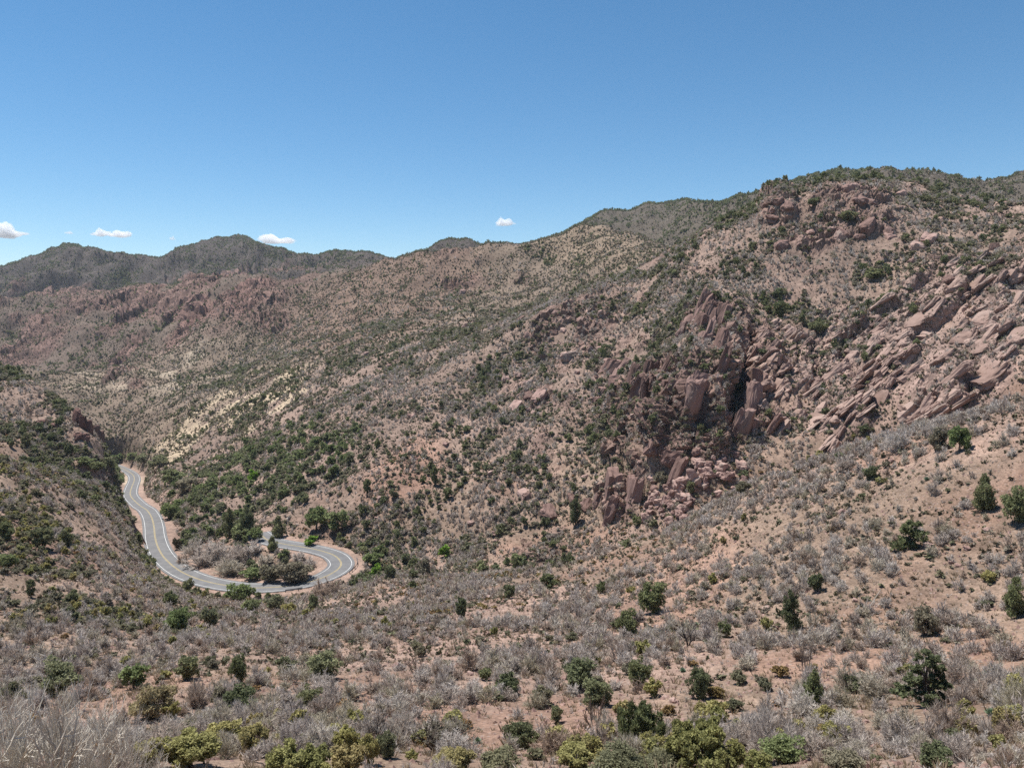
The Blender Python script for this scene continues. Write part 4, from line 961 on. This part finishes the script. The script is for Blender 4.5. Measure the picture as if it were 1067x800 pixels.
def block(seed, taper=.35):
    g = np.random.default_rng(seed); c = np.array([[x, y, z] for x in (-1, 1) for y in (-1, 1) for z in (-1, 1)], float) * .5
    p = np.vstack([c * g.uniform(1 - taper*1.35, 1, (8, 3)), c[g.permutation(8)[:6]] * g.uniform(.45, 1.05, (6, 3)), unit(g.normal(size=(9, 3))) * .54])
    bm = bmesh.new(); [bm.verts.new(q) for q in p]; r = bmesh.ops.convex_hull(bm, input=bm.verts)
    bmesh.ops.delete(bm, geom=[x for x in r['geom_interior'] if isinstance(x, bmesh.types.BMVert)], context='VERTS')
    bmesh.ops.triangulate(bm, faces=bm.faces[:]); bmesh.ops.subdivide_edges(bm, edges=bm.edges[:], cuts=4, use_grid_fill=True)
    bm.verts.ensure_lookup_table(); V = np.array([v.co for v in bm.verts]); n3 = V / (np.linalg.norm(V, axis=1, keepdims=True) + 1e-6)
    V = V + n3 * (ridged(V[:, 0]*2.6 + seed, V[:, 1]*2.6, V[:, 2]*2.6, 4, seed, .6)*.055 - np.floor(fbm(V[:, 0]*2.6 + seed, V[:, 1]*2.6, V[:, 2]*2.6, 2, seed)*4)*.034)[:, None]
    bmesh.ops.triangulate(bm, faces=bm.faces[:]); bm.verts.ensure_lookup_table(); Fq = np.array([[v.index for v in f.verts] for f in bm.faces]); bm.free(); return V, Fq
bme = [mesh_from('boulder', *block(900 + i, .45), M['rock']) for i in range(10)]
def put_crag(name, me_, u, v, dims, rot, out, noun, cat, grp, dlo, dhi):
    P = find_ground(u, v)
    if not dlo < P.y < dhi: return
    o = link(name, me_); o.location = P + Vector((0, -out, 0)); o.scale = dims; o.rotation_euler = rot
    o['category'] = cat; o['group'] = grp; ranked.append((noun, u, v, o)); todo.append(o)
sme = [mesh_from('tilted_rock', *block(1000 + i, .25), M['slabrock']) for i in range(8)]; cme = [mesh_from('rock_fin', *block(1020 + i, .35), M['cliffrock']) for i in range(8)]; kme = [mesh_from('rock_crag', *block(1040 + i, .4), M['cliffrock' if i % 2 else 'rock']) for i in range(8)]
rg = random.Random(8)
for k in range(250):
    t = rg.uniform(-1, 1); q = rg.uniform(-1, 1); cu, cv, ru, rv = rg.choice([(865, 378, 85, 45), (950, 345, 115, 42), (1010, 385, 95, 45), (1050, 320, 60, 40), (905, 410, 70, 30), (800, 372, 40, 40)])
    u = cu + ru*t*math.cos(R(41)) - rv*q*math.sin(R(41))*.6; v = cv - ru*t*math.sin(R(41)) - rv*q*math.cos(R(41))*.6
    if not (780 < u < 1075 and v > 255): continue
    ln = rg.uniform(3, 11.5)*rg.uniform(.4, 1)
    put_crag('tilted_rock', rg.choice(sme), u, v, (ln, rg.uniform(3, 6), rg.uniform(.9, 3.0)), (rg.uniform(-.7, .1), R(-41) + rg.gauss(0, .14), rg.gauss(0, .28)), rg.uniform(-2.1, -.4), 'tilted pale rock slab', 'rock', 'tilted slabs of the right hand slope', 190, 335)
for k in range(60):
    cu, cv, ru, rv = rg.choice([(700, 440, 30, 55), (715, 400, 40, 60), (760, 375, 35, 40), (655, 430, 28, 40), (645, 520, 22, 24), (735, 335, 24, 12), (665, 400, 40, 22), (790, 410, 18, 40)])
    u = cu + ru*rg.uniform(-1, 1); v = cv + rv*rg.uniform(-1, 1)
    put_crag('rock_fin', rg.choice(cme), u, v, (rg.uniform(2.0, 5.5), rg.uniform(3, 6), rg.uniform(5, 15)), (rg.gauss(.0, .12), R(18) + rg.gauss(0, .16), rg.uniform(-.8, .8)), rg.uniform(-2.0, -.3), 'upright red brown rock fin', 'rock', 'fins of the ravine cliff', 200, 345)
for k in range(75):
    cu, cv, ru, rv = rg.choice([(812, 220, 22, 16), (885, 208, 45, 14), (850, 248, 35, 16), (905, 235, 40, 12), (555, 415, 24, 16), (590, 350, 45, 30), (640, 395, 25, 16), (705, 385, 30, 20), (980, 260, 60, 30), (560, 520, 40, 30)])
    u = cu + ru*rg.gauss(0, .6); v = cv + rv*rg.gauss(0, .6); z_ = rg.uniform(1.6, 5.5)
    put_crag('rock_crag', rg.choice(kme), u, v, (z_*rg.uniform(.8, 1.6), z_, z_*rg.uniform(.6, 1.2)), (rg.gauss(0, .2), R(-30) + rg.gauss(0, .3), rg.uniform(0, 3)), rg.uniform(-1.2, -.1), 'jagged brown rock crag', 'rock', 'crags breaking through the big hill', 200, 480)
for k in range(95):
    t = random.random(); u = 762 - 78*t + random.gauss(0, 13); v = 482 + 52*t + random.gauss(0, 10)
    P = find_ground(u, v); D = P.y
    if not 195 < D < 262: continue
    s = random.uniform(1.0, 2.9) * (1.25 if random.random() < .2 else 1)
    put_rock('boulder', random.choice(bme), P + Vector((0, 0, s*.18 + random.uniform(0, .5))), s, random.uniform(.7, 1), random.uniform(-.3, .3), None, 'boulder', 'pink boulders heaped below the cliff', 'pink boulder')
for k in range(110):
    u = random.uniform(380, 1060); v = random.uniform(300, 780); P = find_ground(u, v); D = P.y
    s = random.uniform(3.0, 8.5) * D / F
    put_rock('boulder', random.choice(bme), P + Vector((0, 0, s*.12)), s, random.uniform(.5, .9), random.uniform(-.3, .3), None, 'boulder', 'loose boulders on the slopes', 'pale loose boulder')
# leaning fins of rock on the spur and the ravine
fme = [mesh_from('rock_pinnacle', *block(950 + i, .5), M['redrock']) for i in range(5)]
for u, v, hp, wp, lab in ((80,440,16,7,'red rock pinnacle highest on the spur'), (87,446,14,6,'red rock pinnacle next to the highest on the spur'), (93,450,12,6,'red rock fin in the middle of the spur row'), (100,457,13,6,'red rock fin low in the spur row'), (106,463,14,6,'red rock fin at the end of the spur row'), (45,442,5,7,'small red crag back along the spur'), (58,446,5,6,'small red crag halfway along the spur'), (82,456,6,7,'orange crag under the spur pinnacles'), (90,459,7,6,'orange crag at the foot of the spur row')):
    P = find_ground(u, v); s = P.y / F; o = link('rock_pinnacle', random.choice(fme)); o.location = P + Vector((0, 0, hp*s*.34)); o.scale = (wp*s*1.15, wp*s*1.1, hp*s*1.25); o.rotation_euler = (.1, random.uniform(-.2, .05), random.uniform(0, 6.28)); tag(o, lab, 'rock', 'red rock pinnacles on the spur')

def fill(name, dens, size, meshes, mat, squash=(.7, 1.1), sink=.1):
    P, rr = scatter(dens, 1.0, True); n = len(P); w = size[0] + (size[1] - size[0]) * rng.beta(1.1, 3.5, n); h = w * rng.uniform(*squash, n); ang = rng.uniform(0, 6.28, n); var = rng.integers(0, len(meshes), n); parts, tints = [], []
    for q, (Vm, Fm) in enumerate(meshes):
        s = np.nonzero(var == q)[0]; V = rot_scale(Vm, ang[s], w[s], h[s]) + (P[s] - np.array([0, 0, 1])*(sink*h[s])[:, None])[:, None]; nv = V.shape[1]
        parts.append((V.reshape(-1, 3), (Fm[None] + (np.arange(len(s))*nv)[:, None, None]).reshape(-1, 3))); tints.append(np.repeat(rng.uniform(0, 1, len(s)), nv))
    V, Fq = join(parts); tag(link(name, mesh_from(name, V, Fq, M[mat], {'tint': np.concatenate(tints)})), kind='stuff'); print('FILL', name, n, len(Fq))
def octa(seed):
    g = np.random.default_rng(seed); V = np.array([[1,0,0],[-1,0,0],[0,1,0],[0,-1,0],[0,0,1],[0,0,-1]], float) * .5 * g.uniform(.6, 1.2, (6, 3)) + g.normal(0, .06, (6, 3))
    return V, np.array([[0,2,4],[2,1,4],[1,3,4],[3,0,4],[2,0,5],[1,2,5],[3,1,5],[0,3,5]])
stones = nearz * (1 - smooth(120, 175, GD)) * (.7 + 1.8*scree + .9*smooth(0, .6, cl3))
fill('loose_stones', stones * .8 +   .60*bigh*smooth(-.3, .5, cl2) + .5*np.clip(rock, 0, 1)*bigh*.12, (.16, 1.0), [octa(i) for i in range(5)], 'rock')
def tuft(seed):
    g = np.random.default_rng(seed); m = 12; a = g.uniform(0, 6.28, m); p0 = np.stack([np.cos(a)*.12, np.sin(a)*.12, 0*a], 1); p1 = np.stack([np.cos(a)*.5, np.sin(a)*.5, g.uniform(.5, 1, m)], 1)
    return ribbons(p0, p1, np.full(m, .11), g)
fill('dry_grass', nearz * (1 - smooth(110, 160, GD)) * (.9*g2 + .4) * (1 - .6*scree), (.3, 1.0), [tuft(i) for i in range(5)], 'grass', (.6, 1.0), .05)
dt = [bare_mesh(800 + i, 6, 26, .07, .4, 0, .2)[:2] for i in range(4)]
tiny = [CROWN['olive'][5][1][i][:2] for i in range(4)] + [BARE[5][1][i][:2] for i in range(4)]
fill('low_scrub', smooth(55, 90, GD) * (nearz * .70 * (.4 + g2) * (1 - .5*scree) + bigh * .90 * (.35 + g2)), (.3, 1.3), tiny, 'lowscrub', (.5, .9), .05)
fill('far_scrub', midz * .16 * (.4 + g2) + farz * .075 * (.4 + smooth(-.6, .4, clf)), (.8, 2.6), [CROWN['olive'][6][1][i][:2] for i in range(4)] + [BARE[6][1][i][:2] for i in range(3)], 'lowscrub', (.6, 1.0), .05)
fill('low_twigs', nearz * (1 - smooth(150, 215, GD)) * (.7*g1 + .3), (.3, 1.2), dt, 'bare', (.4, .8), .05)

# small things: agaves, a log
ame = []
for i in range(2):
    g = np.random.default_rng(70 + i); parts = []
    for q in range(34):
        a = q*2.4; e = .25 + 1.15*q/34; d = np.array([math.cos(a)*math.cos(e), math.sin(a)*math.cos(e), math.sin(e)]); sd = unit(np.cross(d, [0, 0, 1.0])); nn = np.cross(sd, d)
        V = np.array([sd*.05 - nn*.0, -sd*.05, d*.3 + sd*.07, d*.3 - sd*.07, d*.52, d*.3 - nn*.04]); parts.append((V, np.array([[0, 1, 3], [0, 3, 2], [2, 3, 4], [0, 2, 5], [1, 5, 3], [2, 4, 5], [3, 5, 4]])))
    ame.append(mesh_from('agave', *join(parts), M['agave']))
for u, v, px, lab in ((996,698,13,'pale agave touching the broad open pine, highest of its row'), (1014,713,13,'pale agave on bare soil past the broad open pine'), (1029,703,12,'small pale agave above the other on bare soil'), (1031,744,15,'pale agave lowest on the red soil by the pine'), (974,776,15,'pale agave right above the cut bright juniper'), (497,775,13,'pale agave below the spreading tree'), (725,652,9,'small pale agave on the scree by the dead branch'), (712,700,9,'pale agave under the scree juniper pair'), (748,640,9,'tiny pale agave higher on the scree'), (965,500,8,'pale agave under the crest brush')):
    P = find_ground(u, v); s = px * P.y / F; o = link('agave', random.choice(ame)); o.location = P; o.scale = (s, s, s*1.1); o.rotation_euler = (0, 0, random.uniform(0, 6)); tag(o, lab, 'agave', 'agaves on the near slope')
P = find_ground(616, 584); s = P.y / F; a = np.linspace(-1, 1, 9); V, Q = tube(np.column_stack([a*13*s, 0*a, .35 + (a*a)*1.6*s]), .28*np.linspace(1, .5, 9), 6)
o = link('fallen_log', mesh_from('fallen_log', V, Q, M['bleached_log'])); o.location = P; tag(o, 'pale curved log lying in the grey brush below the ravine', 'log')
P = find_ground(905, 638); s = P.y / F; V, Q = tube(np.column_stack([np.linspace(0, 12, 6)*s, 0*np.arange(6), .2 + np.array([0, 6, 12, 18, 23, 28])*s*.8]), .07*np.linspace(1, .4, 6), 5)
o = link('leaning_log', mesh_from('leaning_log', V, Q, M['bleached_log'])); o.location = P; tag(o, 'pale dead stem leaning up the slope in grey brush', 'log')

# clouds low over the far ridge
def cloud(u, v, wp, hp, seed, label):
    g = np.random.default_rng(seed); D = 9000.0; s = D / F; parts = []
    bm = bmesh.new(); bmesh.ops.create_icosphere(bm, subdivisions=5, radius=1); bm.verts.ensure_lookup_table()
    V = np.array([q.co for q in bm.verts]); Fq = np.array([[q.index for q in f.verts] for f in bm.faces]); bm.free()
    x = V[:, 0]; V = V * (1 + .28*fbm(V[:, 0]*1.7 + seed*3, V[:, 1]*1.7, V[:, 2]*1.7, 5, seed, .6))[:, None]
    hump = .55 + .45*np.cos(x*2.2 + g.uniform(-1.2, 1.2)) + .3*np.sin(x*6 + seed)
    V[:, 2] = np.where(V[:, 2] > 0, V[:, 2]*np.clip(hump, .35, 1.4), V[:, 2]*.45)
    parts.append((V * np.array([.55*wp, .35*wp, .62*hp]) * s, Fq))
    o = link('cloud', mesh_from('cloud', *join(parts), M['cloud'], smooth_shade=True)); o.location = Vector(unproject(float(u), float(v), D)); tag(o, label, 'cloud', 'small white clouds over the ridge')
for a in ((4,244,36,14,1,'white cloud cut by the side edge of the sky'), (105,244,18,8,2,'small white cloud, first of a touching pair'), (125,245,22,8,3,'small white cloud, tapering one of a touching pair'), (289,251,32,10,4,'white cloud half behind the dark peak'), (526,233,17,9,5,'tiny lone white cloud over the tan hill'), (72,243,8,3,6,'faint wisp of cloud over the far left peak'), (180,249,6,4,7,'faintest wisp of cloud beside the dark peak')): cloud(*a)

# ------------------------------------------------------------------ labels: each plant or rock is named by the nearest landmark and its rank there
LM = [q for q in landmarks if len(q[2].split()) <= 11]
lm_u = np.array([q[0] for q in LM]); lm_v = np.array([q[1] for q in LM])
CUT = {'in', 'on', 'at', 'by', 'beside', 'below', 'above', 'under', 'over', 'with', 'of', 'to', 'the', 'a', 'its', 'near', 'between', 'behind', 'against', 'along', 'among', 'and', 'high', 'low', 'past', 'inside', 'from', 'next', 'before', 'just', 'upper', 'lower', 'inner', 'outer', 'crooked', 'pale', 'grey', 'dark', 'green', 'wide', 'twin', 'single', 'far', 'open', 'bare', 'near', 'end', 'red', 'small', 'bottom', 'left', 'rising', 'cut', 'standing', 'tucked', 'hugging', 'leaning', 'lit', 'along', 'filling', 'where', 'very', 'long', 'tan', 'dead', 'brown', 'front', 'foot', 'late'}
names = [q[2].split(',')[0].split() for q in LM]
def short_name(i):
    w = names[i]
    for n in range(3, len(w)):
        if w[n - 1] in CUT: continue
        if sum(x[:n] == w[:n] for x in names) == 1: return ' '.join(w[:n])
    return ' '.join(w)
shorts = [short_name(i) for i in range(len(LM))]
ONES = ['', 'second', 'third', 'fourth', 'fifth', 'sixth', 'seventh', 'eighth', 'ninth', 'tenth', 'eleventh', 'twelfth', 'thirteenth', 'fourteenth', 'fifteenth', 'sixteenth', 'seventeenth', 'eighteenth', 'nineteenth', 'twentieth']
DIRS = ['right of', 'below right of', 'below', 'below left of', 'left of', 'above left of', 'above', 'above right of']
for noun in sorted({q[0] for q in ranked}):
    it = [q for q in ranked if q[0] == noun]; iu = np.array([float(q[1]) for q in it]); iv = np.array([float(q[2]) for q in it])
    du_, dv_ = iu[:, None] - lm_u[None], iv[:, None] - lm_v[None]; dd = np.hypot(du_, dv_)
    sec = np.round(np.arctan2(dv_, du_) / (math.pi/4)).astype(int) % 8
    rank = np.zeros(dd.shape, int)
    for j in range(len(LM)):
        rank[:, j] = ((sec[None, :, j] == sec[:, None, j]) & (dd[None, :, j] < dd[:, None, j]) & (dd[None, :, j] > 1.5)).sum(1)
    for i, (_, _, _, o) in enumerate(it):
        if o is None: continue
        j = int(np.argmin(rank[i]*6 + dd[i]*.25 + (dd[i] < 2)*999)); k = min(int(rank[i, j]), 19)
        o['label'] = ' '.join(f"{noun} {ONES[k]} closest {DIRS[sec[i, j]]} the {shorts[j]}".split()[:16])

# thin air between here and the far peaks
hv, hf = box((0, 0, 80), (70000, 70000, 640))
hm = bpy.data.materials.new('air'); hm.use_nodes = True; _t = hm.node_tree; _t.nodes.remove(_t.nodes['Principled BSDF'])
_v = N(_t, 'ShaderNodeVolumePrincipled', Density=.00004); _v.inputs['Color'].default_value = (.80, .88, 1, 1); _t.links.new(_v.outputs[0], _t.nodes['Material Output'].inputs['Volume'])
tag(link('haze', mesh_from('haze', hv, hf, hm)), kind='stuff')
